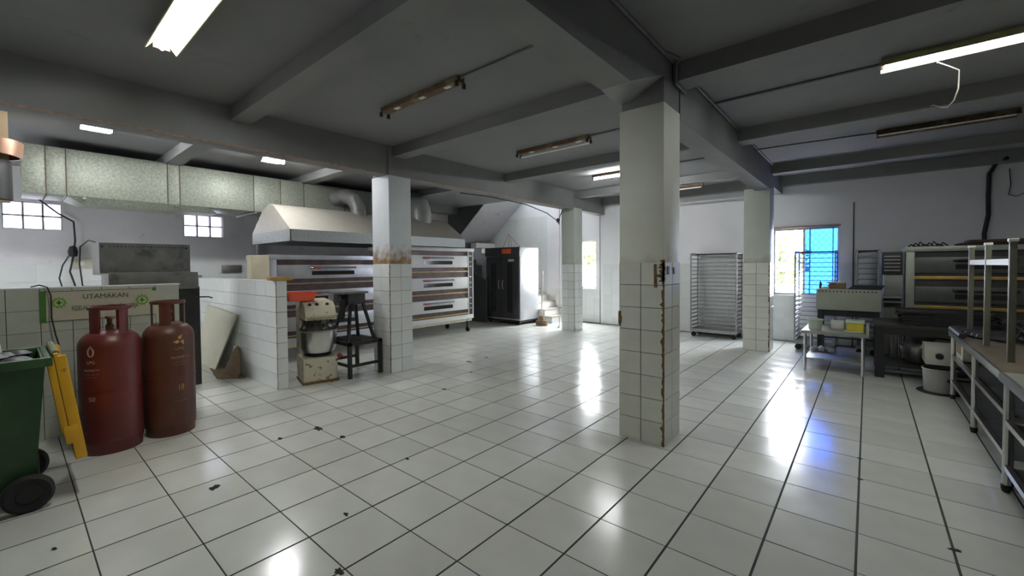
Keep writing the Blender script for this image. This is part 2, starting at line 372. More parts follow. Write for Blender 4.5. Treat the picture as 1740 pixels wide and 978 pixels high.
# tiles low on the far wall (single tiles where they are plain to see)
wt = tile_mesh('tile', .2175, .2475, .005, WALL_TILE)
wt2 = tile_mesh('tile', .247, .193, .006, WALL_TILE); wt4 = tile_mesh('tile', .287, .222, .006, WALL_TILE); wt5 = tile_mesh('tile', .247, .217, .006, WALL_TILE)
clad(wall_far, wt2, (.06-.25*15, 8.19, 0), (1, 0, 0), (0, 0, 1), 15, 8, .25, .196)
clad(wall_far, wt2, (1.225, 8.19, 0), (1, 0, 0), (0, 0, 1), 9, 8, .25, .196)
clad(wall_far, wt4, (.06, 8.19, 0), (1, 0, 0), (0, 0, 1), 4, 4, .29, .225)
clad(wall_far, wt5, (-3.77-.25*7, 8.3, 0), (1, 0, 0), (0, 0, 1), 7, 4, .25, .22)
b = B()
for i in range(12):
    for j in range(12):
        m = frame_m((-8.2+.22*(i+.5), 8.3, .25*(j+.5)), (1, 0, 0), (0, 0, 1)); n0 = len(b.bm.verts); b.bm.from_mesh(wt); b.bm.verts.ensure_lookup_table(); bmesh.ops.transform(b.bm, matrix=m, verts=b.bm.verts[n0:])
part(wall_far, 'far_tiles', b, WALL_TILE, kind='stuff')
wt3 = tile_mesh('tile', .397, .267, .006, WALL_TILE)
clad(wall_left, wt3, (-8.2, -2.4, 0), (0, 1, 0), (0, 0, 1), 12, 6, .4, .27)
# ------------------------------------------------------------------ pillars
def pillar(x0, x1, y0, y1, top, ttop, paint, tile, grout, label, z1=ZC, upper=.03):
    b = B(); e = .008
    b.box(x0+e, x1-e, y0+e, y1-e, 0, ttop-.01)
    root = struct('pillar', b, grout, label)
    b = B(); b.box(x0+.004, x1-.004, y0+.004, y1-.004, ttop-.01, top, .006); part(root, 'plastered_shaft', b, paint)
    b = B(); b.box(x0+upper, x1-upper*.2, y0+upper*.2, y1-upper, top, z1); part(root, 'grey_head', b, BEAM)
    hw = (x1-x0)/2; hd = (y1-y0)/2; n = 8; dh = ttop/n
    ma = tile_mesh('tile', hw-.006, dh-.005, .0075, tile); mb = tile_mesh('tile', hd-.006, dh-.005, .0075, tile)
    clad(root, ma, (x0, y0+e, 0), (1, 0, 0), (0, 0, 1), 2, n, hw, dh)
    clad(root, mb, (x1-e, y0, 0), (0, 1, 0), (0, 0, 1), 2, n, hd, dh)
    clad(root, ma, (x1, y1-e, 0), (-1, 0, 0), (0, 0, 1), 2, n, hw, dh)
    clad(root, mb, (x0+e, y1, 0), (0, -1, 0), (0, 0, 1), 2, n, hd, dh)
    return root
def ragged_corner(root, x, y, z0, z1, wmin, wmax, mat, sx=-1, sy=1, n=70):
    """ragged strip of broken tile edge wrapped round a vertical corner"""
    b = B(); prev = None
    for k in range(n+1):
        z = z0+(z1-z0)*k/n; a = random.uniform(wmin, wmax); c = random.uniform(wmin, wmax)*.6
        if random.random() < .08: a *= 1.6
        e = .0022
        row = [b.bm.verts.new((x+sx*a, y-sy*e, z)), b.bm.verts.new((x-sx*e, y-sy*e, z)), b.bm.verts.new((x-sx*e, y+sy*c, z))]
        if prev:
            for q in range(2): b.bm.faces.new((prev[q], prev[q+1], row[q+1], row[q]))
        prev = row
    part(root, 'broken_edge', b, mat)
PG = stained('pillar_plaster_green', (.66, .67, .58), (.22, .13, .05), 1.56, .35, amt=.30)
PW = stained('pillar_plaster_white', (.62, .65, .67), (.30, .16, .05), 1.56, .38, amt=.72, sc2=11)
PG2 = stained('pillar_plaster_pale', (.48, .52, .46), (.30, .22, .10), 1.56, .28, amt=.38)
p1 = pillar(-.081, .325, 1.652, 2.05, 2.90, 1.565, PG, TILE_GREEN, GROUT_L, 'nearest square pillar, greenish cream with chipped tiled foot')
ragged_corner(p1, .325, 1.652, 0, 1.565, .006, .024, RUST)
ragged_corner(p1, .325, 1.652, 1.40, 1.585, .01, .055, RUST, n=14)
b = B()
for dx, dz, s_ in ((.0, 1.0, .02), (.01, 1.02, .028), (-.005, 1.06, .022)): b.box(-.083, -.083+s_, 1.6495, 1.66, dz, dz+.07, jit=.006)
part(p1, 'broken_tile_patch', b, RUST)
b = B(); b.box(.24, .262, 1.6495-.0005, 1.655, 1.35, 1.55, jit=.003); part(p1, 'old_glue_streak', b, RUST)
p2 = pillar(-4.07, -3.63, 1.651, 2.04, 2.86, 1.587, PW, WALL_TILE, GROUT_L, 'white tiled pillar with brown rust stain between the deck ovens')
ragged_corner(p2, -3.63, 1.651, 0, 1.58, .004, .014, RUST)
p3 = pillar(-4.0, -3.64, 6.673, 7.05, 2.90, 1.57, PG2, WALL_TILE, GROUT_L, 'farthest tiled pillar beside the staircase')
ragged_corner(p3, -3.64, 6.673, 0, 1.57, .004, .01, RUST)
p4 = pillar(-.093, .325, 6.67, 7.07, 2.88, 1.568, PG2, TILE_GREEN, GROUT_L, 'tiled pillar between the tray rack and the blue window')
ragged_corner(p4, .325, 6.67, 0, 1.57, .006, .02, RUST)
# ------------------------------------------------------------------ beams
bn = [0]
def beam(x0, x1, y0, y1, z0, label, z1=ZC):
    b = B(); b.box(x0, x1, y0, y1, z0, z1+.01); return struct('ceiling_beam', b, BEAM, label)
b = B(); b.box(.09, .325, YB, 1.0, 2.85, ZC+.01)
b.poly([(.09, 1.0, 2.85), (.325, 1.0, 2.85), (.05, 1.66, 2.97), (-.10, 1.66, 2.97), (.09, 1.0, ZC), (.325, 1.0, ZC), (.325, 1.66, ZC), (-.10, 1.66, ZC), (.325, 1.66, 3.12)],
       [(0, 1, 2, 3), (0, 3, 7, 4), (1, 5, 6, 8), (1, 8, 2), (2, 8, 6, 7, 3)])
b.box(.09, .325, 2.04, 6.7, 2.84, ZC+.01)
struct('main_beam', b, BEAM, 'deep grey main beam running over the nearest pillar to the far pillar')
b = B(); b.box(-3.9, -3.65, YB, YF, 2.862, ZC+.01); struct('main_beam', b, BEAM, 'deep grey main beam along the kitchen side with rusty conduit')
b = B(); b.box(.09, .3, 7.05, 8.2, 2.95, ZC+.01); struct('main_beam', b, BEAM, 'short stub of main beam from far pillar to window wall')
SB = [(-.30, -.10), (1.74, 1.95), (4.19, 4.42), (6.74, 6.97)]
NM = ['nearest', 'second', 'third', 'fourth']
for k, (a, c) in enumerate(SB):
    beam(-3.65, .09, a, c, 3.135, NM[k]+' grey cross beam of the middle ceiling bay')
    if k < 3: beam(-8.2, -3.9, a, c, 3.14, NM[k]+' grey cross beam over the kitchen bay')
for k, (a, c) in enumerate([(-.6, -.35), (1.86, 2.1), (4.2, 4.47), (6.76, 7.0)]):
    beam(.325, 3.75, a, c, 3.12, NM[k]+' grey cross beam of the right ceiling bay')
b = B(); b.box(-3.65, XR, 8.02, 8.2, 3.085, ZC+.01); struct('wall_beam', b, BEAM, 'grey beam along the top of the far wall')
b = B(); b.box(-8.2, -7.75, YB, 6.9, 3.1, ZC+.01); struct('wall_beam', b, BEAM, 'grey beam along the top of the kitchen wall')
# ------------------------------------------------------------------ windows
def window_frame(name, x0, x1, z0, z1, y, mull, mat, label):
    t = .04; b = B()
    b.box(x0, x1, y, y+.06, z0, z0+t); b.box(x0, x1, y, y+.06, z1-t, z1); b.box(x0, x0+t, y, y+.06, z0+t, z1-t); b.box(x1-t, x1, y, y+.06, z0+t, z1-t)
    for m_ in mull: b.box(m_-t/2, m_+t/2, y, y+.06, z0+t, z1-t)
    return struct(name, b, mat, label)
w1 = window_frame('window_1', .06, 1.225, .92, 2.255, 8.28, [.16, .66], ENAMEL, 'daylit window with open green view and blue glazed right half')
b = B(); b.box(.18, .64, 8.305, 8.311, .96, 2.215); part(w1, 'clear_pane', b, GLASS)
b = B(); b.box(.68, 1.185, 8.305, 8.311, .96, 2.215); part(w1, 'blue_pane', b, BGLASS, 'blue tinted pane')
b = B(); b.box(.10, .14, 8.305, 8.311, 1.1, 2.2); part(w1, 'side_pane', b, BGLASS)
b = B()
for k in range(-9, 14):  # diamond lattice over the blue half
    for sgn in (1, -1):
        pts = []
        x = .68+k*.11
        for tt in range(0, 28):
            X_, Z_ = x+sgn*tt*.05, .96+tt*.05*1.15
            if .685 < X_ < 1.18 and Z_ < 2.21: pts.append((X_, 8.29, Z_))
        if len(pts) > 1: b.tube([pts[0], pts[-1]], .003, 4)
part(w1, 'diamond_grille', b, DARKG)
b = B(); b.box(.745, .77, 8.262, 8.28, .93, 2.24); b.box(1.11, 1.13, 8.262, 8.28, .93, 2.24); part(w1, 'casement_stile', b, BLUEP)
b = B(); b.box(.12, 1.24, 8.15, 8.28, 2.255, 2.285); part(w1, 'lintel_ledge', b, PINK)
b = B(); b.box(.06, 1.225, 8.17, 8.3, .895, .92); part(w1, 'sill', b, WHITE)
w2 = window_frame('window_2', -4.95, -3.965, .92, 2.22, 8.36, [-4.45], WHITE, 'bright daylit window behind the farthest pillar')
b = B(); b.box(-4.91, -4.005, 8.385, 8.391, .96, 2.18); part(w2, 'pane', b, GLASS)
b = B()
for k in range(6): b.tube([(-4.9+.18*k, 8.43, .94), (-4.9+.18*k, 8.43, 2.2)], .006, 6)
part(w2, 'window_bar', b, WHITE)
w5 = window_frame('window_5', -7.7, -5.1, 1.0, 2.3, -4.3, [-6.85, -5.95], WHITE, 'wide unseen kitchen window added behind the camera, its panes dimmed')
DIM_PANE = frosted('dimmed_glass', (.34, .34, .34), .6)  # pane tint moderates daylight from this added, inferred window
for a, c in ((-7.66, -6.87), (-6.83, -5.97), (-5.93, -5.14)):
    b = B(); b.box(a, c, -4.275, -4.269, 1.04, 2.26); part(w5, 'pane', b, DIM_PANE)
b = B(); b.box(-6.6, HX1, 6.78, 7.75, 4.93, 4.945); struct('skylight', b, frosted('daylight_dimming_glass', (.30, .30, .30), .6), 'unseen frosted skylight added over the stair shaft to dim the daylight')  # unseen pane added to cut the daylight on the stair wall
def block_window(name, y0, z0, wy, hz, label):
    b = B(); x = XL
    for k in range(4): yy = y0+wy*k/3; b.box(x-.12, x-.02, yy-.011, yy+.011, z0, z0+hz)
    for k in range(3): zz = z0+hz*k/2; b.box(x-.12, x-.02, y0, y0+wy, zz-.010, zz+.010)
    r = struct(name, b, M('block_mortar', (.30, .28, .30), .8), label)
    dw, dh = wy/3-.022, hz/2-.02
    for i in range(3):
        for j in range(2):
            cy_, cz_ = y0+wy*(i+.5)/3, z0+hz*(j+.5)/2
            b = B(); b.box(x-.11, x-.09, cy_-dw/2, cy_+dw/2, cz_-dh/2, cz_+dh/2, .004)
            part(r, 'glass_block', b, FROST)
block_window('window_3', -1.915, 2.16, .615, .415, 'glass block window of six blocks above the socket')
block_window('window_4', .27, 2.145, .63, .415, 'glass block window of six blocks nearer the hood')
# ------------------------------------------------------------------ kitchen partitions
b = B(); b.box(-7.42, -4.048, .282, .396, 0, 1.368)
part1 = struct('partition_wall', b, GROUT_L, 'low white tiled partition ending beside the dough mixer')
wtp = tile_mesh('tile', .3295, .1905, .0075, WALL_TILE); wte = tile_mesh('tile', .126, .1905, .0075, WALL_TILE)
clad(part1, wtp, (-7.37, .282, 0), (1, 0, 0), (0, 0, 1), 10, 7, .3325, .1955)
clad(part1, wte, (-4.048, .275, 0), (0, 1, 0), (0, 0, 1), 1, 7, .13, .1955)
b = B(); b.box(-7.42, -4.04, .274, .405, 1.366, 1.378, .003); part(part1, 'coping', b, WALL_TILE)
ragged_corner(part1, -4.04, .274, 0, 1.37, .003, .008, RUST)
b = B(); b.box(-4.165, -4.048, -4.1, -.70, 0, 1.368)
part2 = struct('partition_wall', b, GROUT, 'low tiled partition behind the red gas cylinders')
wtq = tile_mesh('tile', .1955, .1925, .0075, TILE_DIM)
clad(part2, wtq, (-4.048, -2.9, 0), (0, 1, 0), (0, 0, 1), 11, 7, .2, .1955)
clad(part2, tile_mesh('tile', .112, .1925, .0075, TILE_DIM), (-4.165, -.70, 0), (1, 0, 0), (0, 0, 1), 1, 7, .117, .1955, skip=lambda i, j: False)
b = B(); b.box(-4.17, -4.04, -4.1, -.69, 1.366, 1.38, .003); part(part2, 'coping', b, WALL_TILE)
b = B(); b.box(-7.46, -7.38, .27, .33, 0, 1.42); single('door_jamb', b, STEEL_D, 'bare grey jamb post at the inner end of the kitchen partition', 'post', loc=(-7.42, .3, 0))
# ------------------------------------------------------------------ sign on the partition
t = thing('safety_sign', 'cream safety banner with green gear emblems behind the gas cylinders', 'sign', (-4.03, -1.2, 1.05))
X0 = -4.039
def sp(y, z, o=0): return (X0+o, y, z)
b = B(); b.box(X0, X0+.004, -1.70, -.885, 1.062, 1.345); part(t, 'banner', b, M('banner_cream'))
b = B(); b.box(X0+.004, X0+.0055, -1.705, -1.665, 1.062, 1.345); part(t, 'green_strip', b, DGINK)
b = B(); b.box(X0+.004, X0+.0055, -.925, -.892, 1.315, 1.348); part(t, 'green_corner', b, DGINK)
b = B(); b.box(X0+.004, X0+.0055, -1.665, -.935, 1.336, 1.341); b.box(X0+.004, X0+.0055, -1.665, -.9, 1.066, 1.071); part(t, 'border_line', b, INK)
PM = Matrix(((0, 0, 1, X0+.006), (1, 0, 0, -1.27), (0, 1, 0, 1.28), (0, 0, 0, 1)))
text_mesh('lettering', 'UTAMAKAN', .062, INK, t, PM, .0008, .95)
PM = Matrix(((0, 0, 1, X0+.006), (1, 0, 0, -1.27), (0, 1, 0, 1.175), (0, 0, 0, 1)))
text_mesh('lettering', 'KESELAMATAN & KESEHATAN KERJA', .062, INK, t, PM, .0008, .46)
def gear(y, z, r, mat):
    b = B(); n = 22; o1 = []; i1 = []
    for k in range(n*2):
        a = 2*PI*k/(n*2)+.1; rr = r*(1 if (k//2) % 2 else .80)
        o1.append(b.bm.verts.new((X0+.0057, y+rr*math.cos(a), z+rr*math.sin(a)))); i1.append(b.bm.verts.new((X0+.0057, y+r*.58*math.cos(a), z+r*.58*math.sin(a))))
    for k in range(n*2): b.bm.faces.new((o1[k], o1[(k+1) % (2*n)], i1[(k+1) % (2*n)], i1[k]))
    b.box(X0+.005, X0+.006, y-r*.42, y+r*.42, z-r*.14, z+r*.14); b.box(X0+.005, X0+.006, y-r*.14, y+r*.14, z-r*.42, z+r*.42)
    part(t, 'gear_emblem', b, mat)
gear(-1.585, 1.235, .052, GINK); gear(-1.005, 1.225, .056, GINK)
# power cord hanging over the partition
b = B(); b.tube([(-4.10, -1.75, 1.385), (-4.06, -1.70, 1.40), (-4.0, -1.655, 1.38), (-3.99, -1.635, 1.3), (-3.99, -1.635, 1.1), (-3.985, -1.615, .95), (-3.9, -1.6, .86)], .006, 6)
single('power_cord', b, CABLE, 'black power cord hanging over the tiled partition across the banner', 'cable', loc=(-4.0, -1.64, .9))
# ------------------------------------------------------------------ gas cylinders
def cylinder(cx_, cyy, r, h, mat, pmat, label, ang, emblem):
    t = thing('gas_cylinder', label, 'gas cylinder', (cx_, cyy, 0), 'tall red gas cylinders')
    p = [(0, .03), (r*.90, .03), (r*.93, 0), (r*.95, .0), (r*.95, .06), (r*.99, .075), (r, .10), (r, h-.17)]
    for k in range(1, 8):
        a = k/7*PI/2; p.append((r*(.30+.70*math.cos(a)) if k < 7 else 0.0, h-.17+.13*math.sin(a)))
    b = B(); b.lathe(p, (cx_, cyy, 0), 44); part(t, 'body', b, mat)
    b = B(); b.lathe([(r+.001, h*.5-.004), (r+.003, h*.5-.004), (r+.003, h*.5+.004), (r+.001, h*.5+.004)], (cx_, cyy, 0), 44); part(t, 'weld_seam', b, mat); b = B(); b.lathe([(r, .105), (r+.002, .108), (r, .111)], (cx_, cyy, 0), 44); part(t, 'weld_seam', b, mat)
    # collar: ring carried on curved uprights
    rc = r*.62; b = B(); n = 40
    zt, zb = h+.165, h+.135
    b.lathe([(rc-.004, zb), (rc+.010, zb), (rc+.014, (zt+zb)/2), (rc+.010, zt), (rc-.004, zt), (rc-.004, zb)], (cx_, cyy, 0), n)
    for a0, wd in ((ang+.05, .62), (ang+1.65, .75), (ang+3.2, .7), (ang+4.65, .7)):
        m_ = 8; prev = None
        for k in range(m_+1):
            a = a0+wd*k/m_
            row = [b.bm.verts.new((cx_+q*math.cos(a), cyy+q*math.sin(a), z)) for q, z in ((rc, h-.075), (rc+.006, h-.075), (rc+.006, zb+.004), (rc, zb+.004))]
            if prev:
                for q in range(4): b.bm.faces.new((prev[q], prev[(q+1) % 4], row[(q+1) % 4], row[q]))
            else: b.bm.faces.new(row)
            prev = row
        b.bm.faces.new(prev[::-1])
    part(t, 'collar', b, mat)
    b = B(); b.lathe([(0, h-.05), (.028, h-.05), (.028, h), (.018, h+.01), (.018, h+.05), (.03, h+.055), (.03, h+.075), (0, h+.08)], (cx_, cyy, 0), 14)
    b.tube([(cx_, cyy, h+.03), (cx_+.045, cyy, h+.03)], .012, 8); v = part(t, 'valve', b, BROWN)
    a = math.atan2(CAM.y-cyy, CAM.x-cx_)
    def bend_at(aoff, z0, rr=r+.0012):
        def f(c):
            th = a+aoff+c.x/r
            return Vector((cx_+(rr+c.z)*math.cos(th), cyy+(rr+c.z)*math.sin(th), z0+c.y))
        return f
    e = emblem['a']
    for tx, sz, zz, sx in emblem['text']:
        text_mesh('lettering', tx, sz, pmat, t, None, .0004, sx, bend_at(e, zz))
    # emblem: flame drops
    b = B(); f = bend_at(e, emblem['z'])
    def blob(pts):
        vs = [b.bm.verts.new(f(Vector((x, y, .0005)))) for x, y in pts]; b.bm.faces.new(vs)
    s_ = emblem['s']
    if emblem['kind'] == 'ring':
        for sg in (1, -1):
            n = 12; o = []
            for k in range(n+1):
                q = -PI/2+PI*k/n*.95; o.append((sg*s_*.75*math.cos(q), s_*1.15*math.sin(q)))
            i_ = [(x*.5, y*.78) for x, y in o[::-1]]
            pts = o+i_
            for k in range(n): blob([o[k], o[k+1], (o[k+1][0]*.5, o[k+1][1]*.78), (o[k][0]*.5, o[k][1]*.78)])
        blob([(0, s_*1.6), (-s_*.25, s_*1.15), (s_*.25, s_*1.15)])
    else:
        for q in (PI/2, PI*1.2, PI*1.8):
            c_ = (s_*.55*math.cos(q), s_*.55*math.sin(q)); ux, uy = math.cos(q-.6), math.sin(q-.6)
            blob([(c_[0]+ux*s_*.75, c_[1]+uy*s_*.75), (c_[0]-uy*s_*.36, c_[1]+ux*s_*.36), (c_[0]-ux*s_*.45, c_[1]-uy*s_*.45), (c_[0]+uy*s_*.36, c_[1]-ux*s_*.36)])
    part(t, 'emblem', b, pmat)
    return t
cylinder(-3.372, -1.325, .205, 1.06, RED, PRINT, 'broad dark red gas cylinder standing nearer the green bin', .3,
         dict(a=-.62, z=.86, s=.035, kind='ring', text=[('LPG', .035, .775, 1.), ('PROPERTY', .024, .71, 1.0), ('-- --- ---- --', .028, .68, .85), ('---- -- ----', .020, .655, 1.), ('50', .05, .47, 1.)]))
cylinder(-3.43, -.915, .195, 1.075, RED2, PRINT_Y, 'rustier brown red gas cylinder with yellow lettering, next to kitchen gap', .9,
         dict(a=.42, z=.88, s=.045, kind='drops', text=[('LPG', .036, .80, 1.2), ('PROPERTY', .030, .72, 1.), ('-- ---- -- ---', .028, .68, 1.), ('--- -- -----', .026, .655, 1.), ('18', .075, .44, .7), ('---- -- --- -', .028, .32, 1.)]))
# ------------------------------------------------------------------ wheelie bin
t = thing('wheelie_bin', 'tall green wheelie bin with its yellow lid hanging open, beside the cylinders', 'bin', (-2.78, -2.0, 0))
b = B(); zb, zt = .10, .96
x0, x1, y0, y1 = -3.0, -2.52, -2.36, -1.80
X0_, X1_, Y0_, Y1_ = -3.08, -2.47, -2.46, -1.735
P8 = [(x0, y0, zb), (x1, y0, zb), (x1, y1, zb), (x0, y1, zb), (X0_, Y0_, zt), (X1_, Y0_, zt), (X1_, Y1_, zt), (X0_, Y1_, zt)]
q = .02
I8 = [(X0_+q, Y0_+q, zt), (X1_-q, Y0_+q, zt), (X1_-q, Y1_-q, zt), (X0_+q, Y1_-q, zt), (x0+q, y0+q, zb+.03), (x1-q, y0+q, zb+.03), (x1-q, y1-q, zb+.03), (x0+q, y1-q, zb+.03)]
b.poly(P8+I8, [(3, 2, 1, 0), (0, 1, 5, 4), (1, 2, 6, 5), (2, 3, 7, 6), (3, 0, 4, 7), (4, 5, 9, 8), (5, 6, 10, 9), (6, 7, 11, 10), (7, 4, 8, 11), (8, 9, 13, 12), (9, 10, 14, 13), (10, 11, 15, 14), (11, 8, 12, 15), (12, 13, 14, 15)])
part(t, 'body', b, GREEN)
b = B(); z = .955
for a in ((X0_-.03, X1_+.03, Y1_-.01, Y1_+.03), (X0_-.03, X1_+.03, Y0_-.03, Y0_+.01), (X1_-.01, X1_+.03, Y0_, Y1_), (X0_-.03, X0_+.01, Y0_, Y1_)): b.box(*a, z-.045, z+.012, .006)
part(t, 'rim', b, GREEN)
b = B(); b.poly([(-2.519+.003, -1.985, .12), (-2.519+.003, -1.955, .12), (-2.469+.003, -1.945, .91), (-2.469+.003, -1.975, .91), (-2.53, -1.985, .12), (-2.53, -1.955, .12), (-2.48, -1.945, .91), (-2.48, -1.975, .91)],
                [(0, 1, 2, 3), (4, 7, 6, 5), (0, 3, 7, 4), (1, 5, 6, 2), (3, 2, 6, 7), (0, 4, 5, 1)]); part(t, 'moulded_rib', b, GREEN_L)
b = B(); b.tube([(-3.05, -1.71, .95), (-3.05, -1.68, .97), (-2.5, -1.68, .97), (-2.5, -1.71, .95)], .016, 8); part(t, 'handle_bar', b, GREEN_L)
for xx in (-3.06, -2.445):
    b = B(); m_ = Matrix.Translation((xx, -1.83, .115)) @ Matrix.Rotation(PI/2, 4, 'Y')
    b.lathe([(0, -.022), (.05, -.026), (.06, -.02), (.10, -.028), (.118, -.015), (.118, .015), (.10, .028), (.06, .02), (.05, .026), (0, .022)], (0, 0, 0), 28, m=m_); part(t, 'wheel', b, RUBBER)
b = B(); b.tube([(-3.06, -1.83, .115), (-2.445, -1.83, .115)], .012, 8); part(t, 'axle', b, BLACK)
b = B(); b.box(-2.98, -2.54, -1.90, -1.79, .0, .3, .01); b.bm.free(); b = B(); b.box(-2.98, -2.54, -1.93, -1.775, .09, .34, .015); part(t, 'wheel_housing', b, BLACK)
# lid hanging down on the hinge side
b = B(); m_ = Matrix.Translation((-2.78, -1.69, .985)) @ Matrix.Rotation(math.radians(7), 4, 'X')
b.box(-.31, .31, -.012, .012, -.74, .0, .006, m=m_)
for xx in (-.31, .285): b.box(xx, xx+.028, -.012, .045, -.74, -.02, .006, m=m_)
b.box(-.31, .31, -.012, .045, -.74, -.71, .006, m=m_)
lid = part(t, 'lid', b, YELLOW)
b = B(); b.box(.305, .318, -.04, .03, -.62, -.50, .004, m=m_); b.box(.24, .31, -.05, -.012, -.55, -.02, .01, m=m_); part(lid, 'lid_rib', b, YELLOW)
b = B(); b.tube([(-3.05, -1.69, .985), (-2.5, -1.69, .985)], .02, 8); part(lid, 'hinge', b, GREEN_L)
# rubbish in the bin
b = B()
for k in range(16):
    x, y = random.uniform(-3.0, -2.56), random.uniform(-2.3, -1.8); r = random.uniform(.05, .1)
    b.lathe([(0, -r*.5), (r*.8, -r*.2), (r, .05*r), (r*.5, r*.35), (0, r*.4)], (x, y, .945), 7)
single('rubbish', b, FOIL, 'black crumpled rubbish bags filling the green bin', 'rubbish', kind='stuff', loc=(-2.78, -2, .93))
b = B()
for k in range(5):
    r = .07; b.lathe([(0, -r), (r, -r*.4), (r*.9, r*.4), (r*.3, r*1.1), (0, r*1.2)], (-2.95+.09*k, -1.98-.03*k, 1.0), 6)
single('plastic_bag', b, M('clear_plastic_bag', (.62, .64, .66), .25), 'crumpled clear plastic bag on the rubbish in the green bin', 'bag', loc=(-2.8, -1.98, 1))
# ------------------------------------------------------------------ kitchen: dough machine behind the cylinders
t = thing('dough_moulder', 'tall greasy grey dough machine behind the low partition', 'dough machine', (-5.2, -.8, 0))
b = B(); b.box(-5.7, -5.12, -1.13, -.34, .0, 1.5, .01); part(t, 'body', b, GREASE)
b = B(); b.prism([(-5.75, -1.20, 1.47), (-5.05, -1.20, 1.47), (-5.12, -1.20, 1.50), (-5.12, -1.20, 1.845), (-5.75, -1.20, 1.845)], (0, .85, 0)); part(t, 'hopper', b, GREASE)
b = B()
for k in range(22): b.box(-5.122, -5.117, -1.12+.034*k, -1.10+.034*k, 1.80, 1.808)
b.box(-5.125, -5.115, -1.185, -1.165, 1.79, 1.81); b.box(-5.125, -5.115, -.40, -.38, 1.79, 1.81); part(t, 'rivet_row', b, BLACK, kind='stuff')
b = B(); b.box(-5.12, -5.03, -1.14, -.29, 1.28, 1.495, .008); part(t, 'chute', b, GREASE)
b = B(); b.box(-5.12, -5.06, -.5, -.27, .02, 1.3, .006); part(t, 'side_column', b, BLACK)
b = B(); b.tube([(-5.04, -.34, 1.17), (-5.04, -.18, 1.165), (-5.0, -.15, 1.15)], .01, 6); part(t, 'lever', b, BLACK)
b = B(); b.tube([(-5.4, -1.22, 1.3), (-5.4, -1.32, 1.35), (-5.4, -1.34, 1.6), (-5.4, -1.33, 1.8), (-5.4, -1.26, 1.88), (-5.4, -1.2, 1.86)], .008, 6); part(t, 'conduit', b, CABLE)
# leaning board, plywood scrap, cardboard
def board(name, c, mat, label, cat): b = B(); b.prism(c, (0, .0, 0)) if False else None
b = B(); b.prism([(-6.95, .10, .0), (-5.92, .10, .0), (-5.35, .235, .86), (-6.75, .235, .93)], (0, .02, 0)); single('leaning_board', b, CREAM2, 'large cream board leaning against the kitchen partition', 'board', loc=(-6, .2, 0))
b = B(); b.prism([(-5.62, .12, 0), (-5.10, .14, 0), (-5.06, .17, .10), (-5.33, .245, .34), (-5.42, .25, .40), (-5.50, .24, .36)], (0, .015, 0)); single('plywood_scrap', b, WOODB, 'brown broken plywood scrap leaning at the partition foot', 'board', loc=(-5.3, .2, 0))
b = B(); b.prism([(-6.1, .08, .001), (-5.3, -.04, .001), (-5.0, .2, .001), (-5.12, .27, .001), (-6.0, .26, .001)], (0, 0, .008)); single('cardboard_sheet', b, CARD, 'flattened brown cardboard sheet on the kitchen floor', 'cardboard', loc=(-5.5, .1, 0))
b = B(); b.box(-8.195, -8.15, .85, 1.2, 1.45, 1.60, .005); single('electrical_box', b, STEEL_D, 'small grey electrical box on the kitchen wall above the partition', 'electrical box', loc=(-8.17, 1.0, 1.5))
t = thing('socket_board', 'yellowed socket strip with dangling black cables on the kitchen wall', 'socket', (-8.18, -1.0, 1.65))
b = B(); b.box(-8.195, -8.16, -1.22, -.60, 1.56, 1.70, .005); part(t, 'plate', b, CREAM2)
for k in range(3): b = B(); b.lathe([(0, 0), (.035, 0), (.035, .012), (.02, .015), (0, .012)], (0, 0, 0), 14, m=Matrix.Translation((-8.16, -1.1+.2*k, 1.63)) @ Matrix.Rotation(PI/2, 4, 'Y')); part(t, 'socket', b, WHITE)
b = B()
b.tube([(-8.13, -1.55, 2.62), (-8.13, -1.35, 2.42), (-8.13, -1.18, 2.30), (-8.13, -1.17, 2.0), (-8.13, -1.2, 1.72), (-8.12, -1.24, 1.5), (-8.12, -1.18, 1.25), (-8.12, -1.22, 1.1)], .014, 6)
b.tube([(-8.12, -1.2, 1.85), (-8.10, -1.32, 1.6), (-8.10, -1.36, 1.4), (-8.10, -1.3, 1.1)], .01, 6); b.lathe([(0, -.09), (.05, -.07), (.06, 0), (.04, .08), (0, .1)], (-8.12, -1.2, 1.82), 8)
part(t, 'tangled_cable', b, CABLE)
b = B(); b.tube([(-8.15, 1.5, 0), (-8.15, 1.5, 3.1)], .03, 8); single('wall_pipe', b, M('white_pipe', (.5, .48, .48), .5), 'pale vertical pipe on the kitchen wall left of the hood', 'pipe', loc=(-8.15, 1.5, 0))
# ------------------------------------------------------------------ ventilation duct and hood
t = thing('ventilation_duct', 'long galvanised rectangular air duct under the kitchen ceiling', 'duct', (-7, 1.5, 2.55))
ys = [-1.74, -1.53, -1.345, -.27, -.12, .92, 1.36, 1.78, 2.6, 3.4, 4.6]
for a, c in zip(ys, ys[1:]):
    b = B(); b.box(-7.4, -6.6, a+.004, c-.004, 2.53, 3.155, .006); part(t, 'duct_section', b, GALV)
for a in ys[1:-1]:
    b = B(); b.box(-7.41, -6.592, a-.005, a+.005, 2.52, 3.165); part(t, 'flange', b, M('dark_seam', (.12, .09, .06), .7))
b = B(); b.prism([(-6.6, -1.36, 2.53), (-7.3, -1.36, 2.53), (-7.2, -1.2, 2.44), (-6.68, -1.2, 2.44)], (0, 1.6, 0)); part(t, 'underside_inlet', b, GALV)
b = B()
for y_ in (-1.2, -.2, .9, 2.0): b.box(-7.45, -6.5, y_, y_+.03, 2.485, 2.51)
part(t, 'hanger_rail', b, STEEL_D)
t = thing('exhaust_elbow', 'dark round exhaust drum with copper bands at the duct end', 'exhaust pipe', (-5.6, -1.95, 2.6))
b = B(); b.lathe([(.19, 2.3), (.20, 2.3), (.20, 2.72), (.19, 2.72)], (-5.6, -2.02, 0), 24); part(t, 'drum', b, BLACK)
